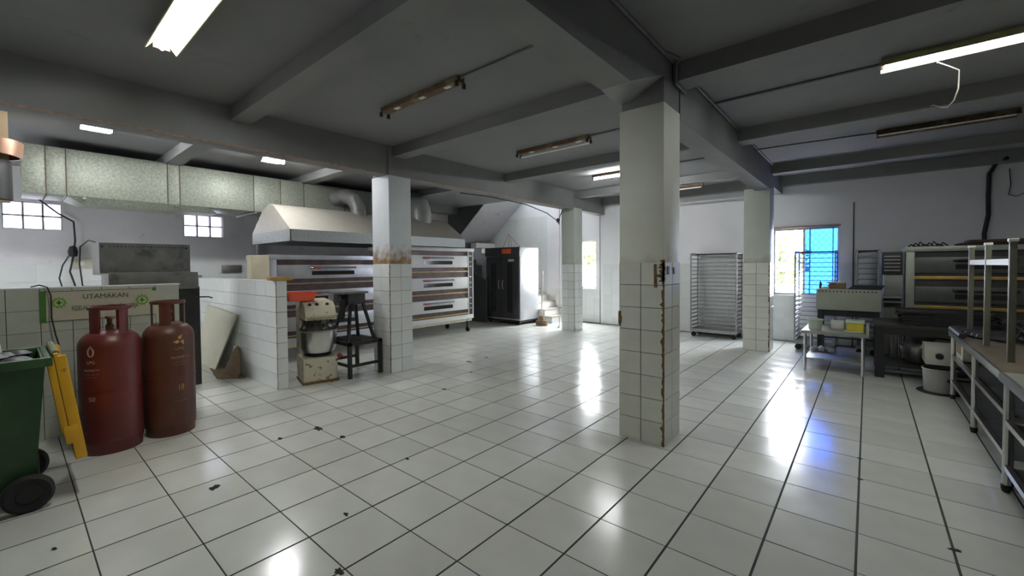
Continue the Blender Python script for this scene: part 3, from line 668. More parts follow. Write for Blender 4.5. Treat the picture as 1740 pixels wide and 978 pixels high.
b = B(); b.lathe([(.26, 2.76), (.28, 2.76), (.29, 2.92), (.27, 2.93), (.26, 2.9)], (-5.55, -2.02, 0), 28); part(t, 'copper_band', b, M('coppery_band', (.42, .25, .17), .35, .7))
b = B(); b.box(-5.9, -5.6, -1.98, -1.84, 2.3, 3.28); part(t, 'backing_post', b, M('tan_post', (.33, .24, .14), .7))
b = B(); b.box(-5.285, -5.262, -1.99, -1.92, 2.80, 2.89); part(t, 'label_plate', b, WHITE)
def hood(name, label, y0, y1, xf, zb, mats):
    t = thing(name, label, 'extractor hood', ((xf-1), (y0+y1)/2, zb))
    pr = [(xf, zb+.185), (xf-.62, zb+.61), (xf-.8, zb+.66), (xf-1.1, zb+.56), (xf-1.6, zb+.185)]
    b = B(); b.prism([(x, y0, z) for x, z in pr], (0, y1-y0, 0)); part(t, 'canopy', b, mats[0])
    b = B(); th = .012
    b.box(xf-th, xf, y0, y1, zb, zb+.187); b.box(xf-1.6, xf-1.6+th, y0, y1, zb, zb+.187); b.box(xf-1.6, xf, y0, y0+th, zb, zb+.187); b.box(xf-1.6, xf, y1-th, y1, zb, zb+.187)
    part(t, 'skirt', b, mats[1])
    return t
t = hood('extractor_hood', 'long cream trapezoid extractor hood above the deck ovens', 0.98, 4.75, -5.3, 1.962, (HOODM, HOODG))
b = B()
b.tube([(-6.0, 2.55, 2.45), (-6.0, 2.55, 2.7), (-6.05, 2.5, 2.85), (-6.25, 2.45, 2.93), (-6.58, 2.4, 2.93)], .15, 16); part(t, 'branch_elbow', b, GREASE)
b = B(); b.tube([(-6.05, 4.1, 2.5), (-6.05, 4.1, 2.7), (-6.12, 4.1, 2.9), (-6.3, 4.1, 2.98), (-6.58, 4.1, 2.98)], .24, 20); part(t, 'branch_elbow', b, HOODG)
# ------------------------------------------------------------------ deck ovens
def deck_oven(y0, y1, x, zt, zb, label, decks, handed=1, panel_w=.17, trim=AMBER, depth=.95, axis='x', leg=True, frame=ENAMEL, door=ENAMEL):
    """front faces +X (axis x) ; for axis y the front faces -Y and y0..y1 are x-coordinates"""
    def bx(b, f0, f1, s0, s1, z0, z1, bev=0):
        # f: distance out of the front plane (positive = out), s: along
        if axis == 'x': b.box(x+f0, x+f1, s0, s1, z0, z1, bev)
        else: b.box(s0, s1, x-f1, x-f0, z0, z1, bev)
        return b
    c = ((x-depth/2, (y0+y1)/2, 0) if axis == 'x' else ((y0+y1)/2, x+depth/2, 0))
    t = thing('deck_oven', label, 'oven', c, 'three-deck bakery ovens')
    part(t, 'body', bx(B(), -depth, -.03, y0+.01, y1-.01, zb, zt-.02), STEEL_D)
    part(t, 'top_slab', bx(B(), -depth-.01, .035, y0-.015, y1+.015, zt-.075, zt, .006), frame)
    part(t, 'bottom_frame', bx(B(), -depth, .02, y0, y1, zb, zb+.10, .005), frame)
    pl = y1-panel_w if handed > 0 else y0+panel_w
    pa, pb = (pl, y1-.03) if handed > 0 else (y0+.03, pl)
    b = bx(B(), -.03, .012, pa+.03, pb, zb+.10, zt-.075); pan = part(t, 'control_panel', b, BLACK)
    b = bx(B(), -.03, .02, pa, pa+.028, zb+.10, zt-.075, .003); bx(b, -.03, .02, pb, pb+.03, zb+.10, zt-.075, .003)
    part(t, 'panel_post', b, frame)
    s0, s1 = (y0, pa) if handed > 0 else (pb+.03, y1)
    b = bx(B(), -.03, .018, s0, s0+.10, zb+.10, zt-.075, .003); part(t, 'side_post', b, frame)
    s0 += .10
    H = (zt-.075-zb-.10)/decks
    for k in range(decks):
        z0 = zb+.10+H*k
        part(t, 'deck_recess', bx(B(), -.028, -.012, s0, s1, z0, z0+H), (M('dull_recess', (.05, .05, .045), .5, .3) if axis == 'y' else M('oven_recess', (.09, .06, .055), .4, .3, var=.4, c2=(.25, .12, .08), thr=.62)))
        part(t, 'trim_bar', bx(B(), -.012, .02, s0, s1, z0+.02, z0+(.065 if axis == 'y' else .045), .003), trim)
        dz0, dz1 = z0+H*.26, z0+H*.80
        d = part(t, 'oven_door', bx(B(), -.012, .016, s0+.005, s1-.005, dz0, dz1, .006), door)
        w_ = s1-s0; a, c_ = s0+w_*.30, s0+w_*.76
        part(d, 'door_window', bx(B(), .016, .019, a+.02, c_-.03, dz0+(dz1-dz0)*.25, dz0+(dz1-dz0)*.55), OVGL)
        zz = dz0+(dz1-dz0)*.78; b = B(); pts = [(.018, a), (.055, a+.03), (.055, c_-.03), (.018, c_)]
        b.tube([((x+f, s, zz) if axis == 'x' else (s, x-f, zz)) for f, s in pts], .015, 8); part(d, 'handle', b, DARKG if axis == 'y' else HANDLE)
        b = B(); pts = [(.055, a+.03), (.055, a+.15)]; b.tube([((x+f, s, zz) if axis == 'x' else (s, x-f, zz)) for f, s in pts], .020, 8); part(d, 'handle_grip', b, BLACK if axis == 'y' else REDP)
        for q, (dz, sz) in enumerate(((.80, .028), (.52, .022), (.30, .022))):
            b = B(); pc = (pa+.03+pb)/2; bx(b, .012, .016, pc-.028, pc+.024, z0+H*dz-sz/2, z0+H*dz+sz/2)
            if q: bx(b, .016, .024, pc-.012, pc+.010, z0+H*dz-sz/2+.004, z0+H*dz+sz/2-.004)
            part(pan, 'dial_label', b, WHITE if q != 1 else frame)
    if leg:
        b = bx(B(), -depth+.05, -.01, y0+.03, y1-.03, zb-.06, zb, .004); part(t, 'base_rail', b, CREAM)
        for f in (-.10, -depth+.12):
            for s in (y0+.08, y1-.08):
                px_, py_ = ((x+f, s) if axis == 'x' else (s, x-f))
                b = B(); b.box(px_-.022, px_+.022, py_-.022, py_+.022, .10, zb-.05); lg = part(t, 'leg', b, BLACK)
                b = B(); b.lathe([(0, -.02), (.055, -.02), (.06, -.012), (.06, .012), (.055, .02), (0, .02)], (0, 0, 0), 18, m=Matrix.Translation((px_, py_, .06)) @ Matrix.Rotation(PI/2, 4, 'X')); part(lg, 'castor', b, RUBBER)
    return t
deck_oven(.74, 2.78, -5.5, 1.745, .30, 'wide deck oven with red-tipped handles behind the dough mixer', 3, 1, frame=M('oven_steel_trim', (.50, .52, .56), .3, .6), door=M('oven_steel_door', (.46, .47, .48), .32, .55), trim=M('oven_brown_trim', (.28, .24, .17), .4, .4))
deck_oven(3.05, 5.19, -5.52, 1.955, .32, 'white enamel deck oven standing right of the rusty pillar', 3, 1)
b = B(); b.box(-5.66, -5.47, .48, .735, 0, 1.735, .008); single('cream_cabinet', b, M('cream_cabinet_paint', (.58, .52, .38), .6), 'narrow cream cabinet at the end of the wide deck oven', 'cabinet', loc=(-5.8, .6, 0))
b = B(); b.box(-4.14, -4.02, .20, .48, 1.38, 1.425, .015, jit=.004); single('folded_cloth', b, M('mustard_cloth', (.45, .27, .06), .9, var=.2), 'folded mustard brown cloth on the partition end', 'cloth', loc=(-4.1, .4, 1.38))
# ------------------------------------------------------------------ spiral mixer with basket
MC = Vector((-4.13, .84)); RZ = math.radians(-14)
def R3(px_, py_, pz_): c, s = math.cos(RZ), math.sin(RZ); return Matrix.Translation((px_, py_, pz_)) @ Matrix.Rotation(RZ, 4, 'Z')
t = thing('spiral_mixer', 'chipped cream spiral dough mixer with a steel bowl beside the partition', 'dough mixer', (MC.x, MC.y, 0))
mm = R3(MC.x, MC.y, 0)
b = B(); b.box(-.26, .20, -.23, .20, .03, .34, .02, m=mm); base = part(t, 'base', b, CREAM)
b = B(); b.box(-.27, .21, -.24, .21, 0, .035, .008, m=mm); part(base, 'rusty_foot', b, RUST)
b = B(); b.box(-.5, -.24, -.20, .20, .03, 1.0, .03, m=mm); part(t, 'column', b, CREAM)
b = B(); b.lathe([(0, .37), (.15, .375), (.20, .40), (.225, .46), (.235, .68), (.245, .69), (.245, .70), (.228, .70), (.215, .47), (.19, .42), (0, .40)], (MC.x, MC.y, 0), 40); part(t, 'bowl', b, STEEL)
b = B(); b.lathe([(0, .34), (.14, .34), (.17, .375), (0, .38)], (MC.x, MC.y, 0), 24); part(t, 'bowl_seat', b, BLACK)
b = B(); b.prism([mm @ Vector((x, -.19, z)) for x, z in ((-.5, .84), (.16, .84), (.20, .90), (.12, 1.02), (.02, 1.07), (-.5, 1.09))], mm.to_3x3() @ Vector((0, .38, 0))); hd = part(t, 'head', b, CREAM)
b = B()
for k, yy in enumerate((-.12, -.03, .10)):
    b.lathe([(0, 0), (.024, 0), (.02, .02), (0, .02)], (0, 0, 0), 14, m=mm @ Matrix.Translation((.085, yy, 1.035)) @ Matrix.Rotation(math.radians(35), 4, 'Y'))
part(hd, 'control_knob', b, BLACK)
b = B(); b.box(.165, .178, -.17, .17, .86, .90, m=mm); part(hd, 'nose_plate', b, RUST)
b = B()
for k in range(9): a = PI*(-.6+1.2*k/8); b.tube([(MC.x+.22*math.cos(a+RZ), MC.y+.22*math.sin(a+RZ), .70), (MC.x+.16*math.cos(a+RZ), MC.y+.16*math.sin(a+RZ), .84)], .006, 5)
b.tube([(MC.x+.23*math.cos(RZ+PI*(-.6+1.2*k/16)), MC.y+.23*math.sin(RZ+PI*(-.6+1.2*k/16)), .715) for k in range(17)], .008, 6)
b.tube([(MC.x+.18*math.cos(RZ+PI*(-.6+1.2*k/16)), MC.y+.18*math.sin(RZ+PI*(-.6+1.2*k/16)), .79) for k in range(17)], .008, 6)
part(t, 'bowl_guard', b, BLACK)
b = B(); b.tube([(MC.x-.02+.09*math.cos(k*.7), MC.y+.09*math.sin(k*.7), .45+.026*k) for k in range(16)], .014, 7); part(t, 'spiral_hook', b, STEEL_D)
b = B(); b.tube([(-3.93, 1.0, .30), (-3.90, 1.04, .35)], .035, 10); part(t, 'stop_knob', b, REDP)
t = thing('plastic_basket', 'orange red plastic basket on top of the dough mixer', 'basket', (-4.28, .72, 1.09))
mb_ = Matrix.Translation((-4.30, .68, 1.088)) @ Matrix.Rotation(RZ, 4, 'Z') @ Matrix.Diagonal((.8, .78, 1.2, 1))
b = B()
o = [(-.15, -.19, 0), (.15, -.19, 0), (.15, .19, 0), (-.15, .19, 0), (-.19, -.23, .10), (.19, -.23, .10), (.19, .23, .10), (-.19, .23, .10)]
i_ = [(x*.93, y*.95, z+.006) for x, y, z in o[:4]]+[(x*.94, y*.95, .10) for x, y, z in o[4:]]
pts = [tuple(mb_ @ Vector(p)) for p in o+i_]
b.poly(pts, [(3, 2, 1, 0), (0, 1, 5, 4), (1, 2, 6, 5), (2, 3, 7, 6), (3, 0, 4, 7), (8, 9, 10, 11), (8, 12, 13, 9), (9, 13, 14, 10), (10, 14, 15, 11), (11, 15, 12, 8), (4, 5, 13, 12), (5, 6, 14, 13), (6, 7, 15, 14), (7, 4, 12, 15)])
part(t, 'tray', b, ORANGE)
# ------------------------------------------------------------------ black stand with A-frame
t = thing('steel_stand', 'low black steel stand between the mixer and the white pillar', 'stand', (-4.15, 1.38, 0))
sx0, sx1, sy0, sy1, st_ = -4.48, -3.80, 1.10, 1.62, .50
b = B()
b.box(sx0, sx1, sy0, sy0+.05, st_-.05, st_, .004); b.box(sx0, sx1, sy1-.05, sy1, st_-.05, st_, .004); b.box(sx0, sx0+.05, sy0, sy1, st_-.05, st_, .004); b.box(sx1-.05, sx1, sy0, sy1, st_-.05, st_, .004)
for k in range(5): yy = sy0+.09+.085*k; b.box(sx0+.04, sx1-.04, yy, yy+.04, st_-.02, st_-.005)
part(t, 'top_frame', b, BLACK)
for xx in (sx0+.025, sx1-.025):
    for yy in (sy0+.025, sy1-.025): b = B(); b.box(xx-.024, xx+.024, yy-.024, yy+.024, 0, st_-.04, .003); part(t, 'leg', b, BLACK)
for a in ((sx1-.035, sx1-.015, sy0+.04, sy1-.04), (sx0+.015, sx0+.035, sy0+.04, sy1-.04)): b = B(); b.box(*a, .15, .19); part(t, 'stretcher', b, BLACK)
b = B(); b.box(sx0+.04, sx1-.04, sy0+.015, sy0+.035, .15, .19); part(t, 'stretcher', b, BLACK)
t = thing('tapered_pedestal', 'black four-legged pedestal with a flat greasy tray standing on the low stand', 'pedestal', (-4.12, 1.33, .5))
for sx in (-1, 1):
    for sy in (-1, 1): b = B(); b.tube([(-4.12+sx*.22, 1.35+sy*.20, .502), (-4.12+sx*.09, 1.35+sy*.085, 1.08)], .026, 4, sq=True); part(t, 'leg', b, BLACK)
b = B(); b.box(-4.24, -4.0, 1.22, 1.48, 1.0, 1.16, .01); part(t, 'motor_box', b, DARKG)
b = B(); b.box(-4.36, -3.98, 1.12, 1.52, 1.16, 1.19, .004); b.box(-4.36, -4.2, 1.10, 1.2, 1.02, 1.16, .01); part(t, 'tray', b, GREASE)
b = B(); b.lathe([(0, -.05), (.05, -.05), (.06, 0), (.05, .06), (0, .07)], (-4.08, 1.18, 1.02), 10); b.lathe([(0, -.04), (.04, -.04), (.04, .04), (0, .05)], (-4.0, 1.27, .96), 10); b.tube([(-4.05, 1.15, .8), (-4.05, 1.17, 1.05)], .03, 8); part(t, 'gear_housing', b, BLACK)
# ------------------------------------------------------------------ proofing cabinet
t = thing('proofing_cabinet', 'tall dark two-door proofing cabinet with orange label near the stairs', 'proofing cabinet', (-5.85, 7.0, 0))
x0, x1, y0, y1 = -6.43, -5.245, 6.60, 7.42
b = B(); b.box(x0, x1, y0+.03, y1, .12, 2.03, .008); part(t, 'cabinet_body', b, M('polished_cabinet_steel', (.62, .63, .66), .3, .65, var=.05))
b = B(); b.box(x0-.01, x1+.01, y0-.02, y0+.05, 1.80, 2.035, .006); h_ = part(t, 'header', b, DARKG)
b = B(); b.box(-5.82, -5.50, y0-.028, y0-.02, 1.87, 1.995, .002); part(h_, 'orange_label', b, LABELO)
for a, c in ((x0+.015, -5.86), (-5.85, x1-.02)):
    b = B(); b.box(a, c, y0, y0+.03, .16, 1.79, .005); d = part(t, 'door', b, DARKG)
    m_ = (a+c)/2; b = B(); b.box(m_-.10, m_+.08, y0-.004, y0, .32, 1.62); part(d, 'door_window', b, OVGL)
    hx = c-.06 if a < -6 else a+.06
    b = B(); b.tube([(hx, y0-.005, .93), (hx, y0-.05, .97), (hx, y0-.05, 1.13), (hx, y0-.005, 1.17)], .012, 8); part(d, 'handle', b, STEEL)
b = B(); b.box(-5.62, -5.42, y0-.003, y0, 1.66, 1.72); part(t, 'name_plate', b, WHITE)
b = B(); b.box(x1, x1+.003, 6.95, 7.15, 1.38, 1.43); part(t, 'side_sticker', b, M('pale_orange_sticker', (.75, .42, .30), .5))
b = B(); b.box(x0+.02, x1-.02, y0+.04, y1-.02, .06, .12); part(t, 'plinth', b, BLACK)
for a in (x0+.08, x1-.06):
    for c in (y0+.08, y1-.08): b = B(); b.lathe([(0, 0), (.03, 0), (.03, .065), (0, .065)], (a, c, 0), 10); part(t, 'foot', b, BLACK)
# ------------------------------------------------------------------ staircase
t = thing('staircase', 'concrete staircase with blue-white steps turning up to the next floor', 'staircase', (-6.2, 7.8, 0), kind='structure')
nst = 13
for k in range(nst):
    xx = -4.82-.235*k; b = B(); b.box(xx-.235, xx, 7.45, 8.295, (0 if k < 3 else .175*(k-2)), .175*(k+1)-.02); st1 = part(t, 'step', b, BLUW)
    b = B(); b.box(xx-.24, xx+.015, 7.43, 8.295, .175*(k+1)-.02, .175*(k+1)+.005, .003); part(st1, 'nosing', b, M('tan_nosing', (.42, .36, .28), .6))
b = B(); xl = -4.82-.235*nst; b.box(-8.2, xl, 6.85, 8.295, 2.12, 2.275); part(t, 'landing', b, M('dark_stringer', (.10, .10, .10), .7))  # landing darkened in colour to stand for shade
b = B(); p0 = (-8.2, 2.03); p1_ = (-6.55, 3.40)
for y_ in (6.82,): b.prism([(-8.2, y_, 2.03), (-6.30, y_, 3.605), (-6.30, y_, 3.80), (-8.2, y_, 2.25)], (0, 1.47, 0))
part(t, 'upper_flight', b, M('lit_soffit_tone', (.50, .50, .52), .7, var=.05, c2=(.30, .29, .30), thr=.64, sc2=2))  # lit look of the soffit put into its base colour
b = B(); b.prism([(-8.2, 6.80, 2.05), (-6.30, 6.80, 3.625), (-6.30, 6.80, 4.6), (-8.2, 6.80, 3.2)], (0, .10, 0)); part(t, 'stringer_wall', b, M('dark_stringer', (.10, .10, .10), .7))

b = B(); b.prism([(-7.9, 6.5, 0), (-6.35, 6.5, 0), (-6.35, 6.5, 1.15), (-7.9, 6.5, 1.9)], (0, .06, 0)); single('shade_panel', b, M('gap_shade_tone', (.05, .05, .052), .6), 'added dark panel standing for the dim gap between oven and proofing cabinet', 'panel', loc=(-7, 6.5, 0))  # dark panel added in place of the dim background
# broom and rail by the stair foot
t = thing('broom', 'old broom leaning at the foot of the stairs', 'broom', (-4.80, 7.0, 0))
b = B(); b.tube([(-4.83, 7.0, .2), (-4.85, 7.07, 1.40)], .016, 8); part(t, 'broomstick', b, M('pale_stick', (.55, .52, .48), .6))
b = B(); b.box(-4.98, -4.66, 6.93, 7.03, .0, .13, .02); b.box(-4.9, -4.76, 6.96, 7.03, .12, .25, .02); part(t, 'broom_head', b, WOODB)
b = B(); b.tube([(-4.06, 6.66, .10), (-4.10, 6.62, .04), (-4.04, 6.62, .05), (-4.04, 6.64, .3), (-4.035, 6.65, 3.0)], .010, 8); single('water_pipe', b, WHITE, 'thin white water pipe running up the farthest pillar', 'pipe', loc=(-4.04, 6.64, 0))
b = B(); b.tube([(-6.1, 6.95, 2.04), (-5.9, 6.95, 2.42), (-5.9, 6.95, 2.04)], .008, 6); b.tube([(-5.9, 6.95, 2.42), (-5.5, 6.95, 2.04)], .008, 6); b.tube([(-5.84, 6.95, 2.35), (-5.8, 6.95, 2.04)], .006, 6)
single('wire_bracket', b, PINK, 'rusty wire bracket standing on the proofing cabinet', 'bracket', loc=(-5.9, 6.95, 2.04))
# ------------------------------------------------------------------ tray racks
def rack(x0, x1, y0, y1, zt, n, label, mat, castor=True, z0=.14, back=True):
    t = thing('tray_rack', label, 'rack', ((x0+x1)/2, (y0+y1)/2, 0), 'rolling bakery tray racks')
    for xx in (x0, x1):
        for yy in (y0, y1): b = B(); b.box(xx-.012, xx+.012, yy-.012, yy+.012, z0, zt); part(t, 'upright', b, mat)
    q = .014
    for zz in (zt-.02, z0):
        b = B()
        b.box(x0, x1, y0-q, y0+q, zz, zz+.03) if zz == z0 else b.box(x0, x1, y1-q, y1+q, zz, zz+.025)
        b.box(x0, x1, y1-q, y1+q, zz, zz+.03); b.box(x0-q, x0+q, y0, y1, zz, zz+.03); b.box(x1-q, x1+q, y0, y1, zz, zz+.03)
        if zz == z0: b.box(x0, x1, y0-.03, y1+.03, z0-.03, z0)
        part(t, 'base_frame' if zz == z0 else 'top_frame', b, mat)
    for k in range(n):
        z = z0+.09+(zt-z0-.13)*k/(n-1)
        b = B()
        for xx, s_ in ((x0, 1), (x1, -1)):
            b.box(xx-.010*s_ if s_ < 0 else xx-.010, xx+.012*s_+(.0 if s_ > 0 else .022), y0, y1, z, z+.016)
            b.box(min(xx, xx+.045*s_), max(xx, xx+.045*s_), y0, y1, z, z+.004)
        if back: b.box(x0, x1, y1-.010, y1+.008, z-.004, z+.014)
        part(t, 'tray_runner', b, mat)
    if castor:
        for xx in (x0+.05, x1-.05):
            for yy in (y0+.04, y1-.04):
                b = B(); b.lathe([(0, -.018), (.045, -.018), (.05, -.01), (.05, .01), (.045, .018), (0, .018)], (0, 0, 0), 16, m=Matrix.Translation((xx, yy, .05)) @ Matrix.Rotation(PI/2, 4, 'X'))
                b.box(xx-.015, xx+.015, yy-.024, yy+.024, .06, z0-.03); part(t, 'castor', b, RUBBER)
    return t
RS = M('rack_aluminium', (.36, .36, .35), .35, .75, var=.1)
rack(-1.29, -.40, 7.60, 8.08, 1.775, 19, 'silver tray rack against the far wall between the two pillars', RS)
rack(.63, 1.205, 7.25, 7.85, 1.765, 19, 'tall tray rack standing in front of the blue window', RS)
rack(1.49, 1.77, 7.3, 7.9, 1.765, 17, 'tray rack half hidden behind the green machine', STEEL_D)
# ------------------------------------------------------------------ small steel table
t = thing('steel_table', 'low stainless work table holding buckets near the window', 'table', (1.3, 5.95, 0))
x0, x1, y0, y1, zt = .925, 1.635, 5.53, 6.45, .585
b = B(); b.box(x0-.02, x1+.02, y0-.02, y1+.02, zt-.045, zt, .004); part(t, 'tabletop', b, M('worn_table_steel', (.33, .34, .30), .4, .4, var=.15, c2=(.25, .24, .20), thr=.6))
b = B(); b.box(x1-.01, x1+.02, y0-.02, y0+.3, zt, zt+.13, .003); part(t, 'side_upstand', b, MACH)
b = B(); b.box(x0+.02, x1-.02, y0+.02, y1-.02, .17, .19, .003); part(t, 'shelf', b, M('worn_table_steel'))
for xx in (x0+.02, x1-.04):
    for yy in (y0+.02, y1-.02): b = B(); b.tube([(xx, yy, .03), (xx, yy, zt-.04)], .019, 10); b.lathe([(0, 0), (.014, 0), (.018, .03), (0, .04)], (xx, yy, 0), 10); part(t, 'leg', b, STEEL)
def bucket(x, y, z, r0, r1, h, mat, label, cat='bucket', lid=None, name='bucket'):
    t = thing(name, label, cat, (x, y, z))
    b = B(); b.lathe([(0, 0), (r0, 0), (r1, h), (r1+.008, h), (r1+.008, h-.015), (r1-.006, h-.015) if False else (r1+.004, h-.02), (r1-.008, h-.002), (r0-.006, .008), (0, .008)], (x, y, z), 24); part(t, 'body', b, mat)
    if lid: b = B(); b.lathe([(0, h+.003), (r1+.012, h+.003), (r1+.012, h+.018), (0, h+.02)], (x, y, z), 24); part(t, 'lid', b, lid)
    return t
bucket(1.05, 5.72, .586, .075, .095, .15, WGREEN, 'pale green bucket at the window corner of the low table')
t = thing('storage_tub', 'yellow-filled plastic tub with pale lid on the low table', 'tub', (1.52, 5.8, .585))
b = B(); b.box(1.41, 1.60, 5.70, 5.93, .586, .71, .01); part(t, 'body', b, YPL)
b = B(); b.box(1.40, 1.61, 5.69, 5.94, .71, .74, .008); part(t, 'lid', b, WGREEN)
b = B(); b.box(1.38, 1.60, 5.62, 5.695, .586, .60, .004); part(t, 'paper', b, WGREEN)
b = B(); b.box(1.22, 1.38, 5.95, 6.1, .586, .70, .008); single('white_box', b, WHITE, 'small white box on the low table between bucket and tub', 'box', loc=(1.3, 6, .586))
b = B()
for k in range(9):
    x, y = 1.12+random.uniform(-.12, .12), 6.2+random.uniform(-.1, .1); r = .05; b.lathe([(0, -.03), (r, -.02), (r*.9, .02), (0, .05)], (x, y, .225), 6)
single('crumpled_bags', b, M('pale_plastic', (.5, .5, .6), .3, var=.3), 'crumpled plastic bags on the lower shelf of the low table', 'bags', loc=(1.12, 6.2, .2))
# ------------------------------------------------------------------ green sheeter machine
t = thing('dough_sheeter', 'pale green dough sheeter box with a row of holes along the top', 'dough machine', (1.4, 6.85, 0))
x0, x1, y0, y1 = .99, 1.80, 6.6, 7.15
b = B(); b.box(x0, x1, y0, y1, .80, 1.135, .01); part(t, 'housing', b, MACH)
b = B()
for k in range(16):
    xx = x0+.04+.047*k; b.lathe([(0, 0), (.010, 0), (.010, .004), (0, .004)], (0, 0, 0), 8, m=Matrix.Translation((xx, y0-.001, 1.10)) @ Matrix.Rotation(PI/2, 4, 'X'))
part(t, 'vent_hole', b, HOLE, kind='stuff')
for xx in (x0+.05, x1-.05):
    for yy in (y0+.05, y1-.05): b = B(); b.box(xx-.03, xx+.03, yy-.03, yy+.03, 0, .80); part(t, 'leg', b, BLACK)
b = B(); b.box(x0+.05, x1-.05, y0+.05, y1-.05, .70, .80); part(t, 'drive_box', b, BLACK)
b = B(); b.box(x0+.05, x1-.05, y1-.07, y1-.03, .28, .31); part(t, 'stretcher', b, BLACK)
# things on the sheeter
for k in range(5):
    b = B(); z = 1.137+.022*k; b.box(1.13+random.uniform(-.02, .02), 1.36, 6.68, 6.98, z, z+.019, .003); single('tray', b, [CARD, WOODB, CARD, BROWN, M('grey_card', (.4, .38, .36), .8)][k], ['lowest brown', 'second brown', 'middle brown', 'fourth rusty', 'topmost grey'][k]+' flat tray of the pile on the green sheeter', 'tray', 'pile of flat trays on the green sheeter', loc=(1.25, 6.8, z))
for k in range(4):
    b = B(); z = 1.137+.017*k; b.box(1.40+.02*k, 1.80+.01*k, 6.66, 7.05, z, z+.003); b.box(1.40+.02*k, 1.80+.01*k, 6.655, 6.665, z, z+.014); b.box(1.80+.01*k-.008, 1.80+.01*k, 6.66, 7.05, z, z+.014)
    single('baking_tray', b, BLACK, ['lowest', 'second', 'third', 'top'][k]+' black baking tray of the pile on the green sheeter', 'tray', 'black baking trays on the green sheeter', loc=(1.6, 6.8, z))
b = B(); b.lathe([(0, 0), (.018, 0), (.018, .09), (.008, .12), (0, .13)], (1.04, 6.7, 1.136), 10); single('dark_bottle', b, BLACK, 'small dark bottle at the window end of the green sheeter', 'bottle', loc=(1.04, 6.7, 1.136))
b = B(); b.lathe([(0, 0), (.05, 0), (.055, .03), (0, .045)], (1.11, 6.64, 1.136), 12); single('white_cup', b, WHITE, 'low white dish next to the dark bottle on the sheeter', 'dish', loc=(1.11, 6.64, 1.136))
# cabinet between sheeter and right oven
t = thing('grey_cabinet', 'grey machine cabinet with dark louvred top beside the right-hand oven', 'cabinet', (1.95, 7.3, 0))
b = B(); b.box(1.83, 2.05, 7.1, 7.6, 0, 1.36, .006); part(t, 'body', b, M('grey_green_steel', (.22, .23, .21), .45, .3, var=.12))
b = B(); b.box(1.80, 2.05, 7.08, 7.6, 1.36, 1.72, .006); up = part(t, 'louvre_box', b, BLACK)
for k in range(5): b = B(); b.box(1.83, 2.02, 7.065, 7.08, 1.42+.055*k, 1.44+.055*k); part(up, 'louvre', b, STEEL_D)
b = B(); b.box(1.80, 2.04, 6.95, 7.1, 1.0, 1.02); b.box(1.80, 2.04, 6.95, 7.1, .93, .95); part(t, 'bright_rail', b, STEEL)
# ------------------------------------------------------------------ right deck oven
deck_oven(2.08, 3.72, 7.02, 1.79, .30, 'dark deck oven with amber trim strips behind the steel benches', 3, 1, trim=M('brass_trim', (.55, .38, .10), .3, .5, var=.25), depth=.9, axis='y', frame=M('dull_oven_frame', (.36, .39, .32), .4, .4), door=M('dull_oven_door', (.11, .115, .105), .4, .4))
b = B(); b.box(2.66, 3.73, 7.05, 7.6, 1.80, 1.83, .003); b.box(2.75, 3.73, 7.0, 7.5, 1.83, 1.87, .004); single('rusty_sheet', b, M('dark_rust_sheet', (.07, .04, .03), .7, var=.3), 'dark rusty metal sheets lying on the right-hand oven', 'sheet', loc=(3, 7.2, 1.8))
b = B()
for k in range(8): b.tube([(2.12+.05*k, 7.2, 1.80), (2.15+.05*k, 7.25, 1.83+.02*(k % 3)), (2.2+.05*k, 7.2, 1.80)], .012, 6)
single('tangled_wire', b, CABLE, 'tangle of black wire at the corner of the right-hand oven top', 'wire', kind='stuff', loc=(2.3, 7.2, 1.8))
# ------------------------------------------------------------------ black workbench
t = thing('black_workbench', 'heavy black workbench piled with dark baking pans', 'workbench', (2.5, 6.1, 0))
x0, x1, y0, y1, zt = 1.70, 3.35, 5.68, 6.58, .725
b = B(); b.box(x0, x1, y0, y1, zt-.05, zt, .005); part(t, 'worktop', b, M('dark_greased_wood', (.03, .027, .02), .5, var=.3))
for xx in (x0+.07, x1-.07):
    for yy in (y0+.05, y1-.05): b = B(); b.box(xx-.05, xx+.05, yy-.045, yy+.045, 0, zt-.05); part(t, 'leg', b, BLACK)
b = B(); b.box(x0+.05, x1-.05, y0+.03, y1-.03, .16, .19); part(t, 'shelf', b, BLACK)
b = B(); b.box(x0+.1, x1-.1, y0, y0+.03, zt-.13, zt-.05); part(t, 'apron', b, BLACK)
b = B(); b.box(x0+.1, x1-.1, y0+.2, y0+.24, .05, .08); part(t, 'foot_rail', b, STEEL_D)
for k in range(7):
    b = B(); z = zt+.003+.026*k; a = random.uniform(-.12, .12); m_ = Matrix.Translation((2.42+random.uniform(-.05, .05), 6.1, z)) @ Matrix.Rotation(a, 4, 'Z') 
    b.box(-.44, .44, -.32, .32, 0, .004, m=m_); b.box(-.44, .44, -.325, -.317, 0, .022, m=m_); b.box(-.44, .44, .317, .325, 0, .022, m=m_); b.box(-.445, -.437, -.32, .32, 0, .022, m=m_); b.box(.437, .445, -.32, .32, 0, .022, m=m_)
    single('baking_pan', b, BLACK, ['lowest', 'second', 'third', 'middle', 'fifth', 'sixth', 'topmost'][k]+' black baking pan of the stack on the black workbench', 'baking pan', 'black baking pans on the black workbench', loc=(2.42, 6.1, z))
b = B(); b.lathe([(0, 0), (.10, .01), (.16, .08), (.185, .22), (.19, .23), (.18, .225), (.15, .09), (0, .02)], (2.16, 6.02, .192), 30); single('mixing_bowl', b, STEEL, 'round stainless mixing bowl under the black workbench', 'bowl', loc=(2.16, 6.02, .192))
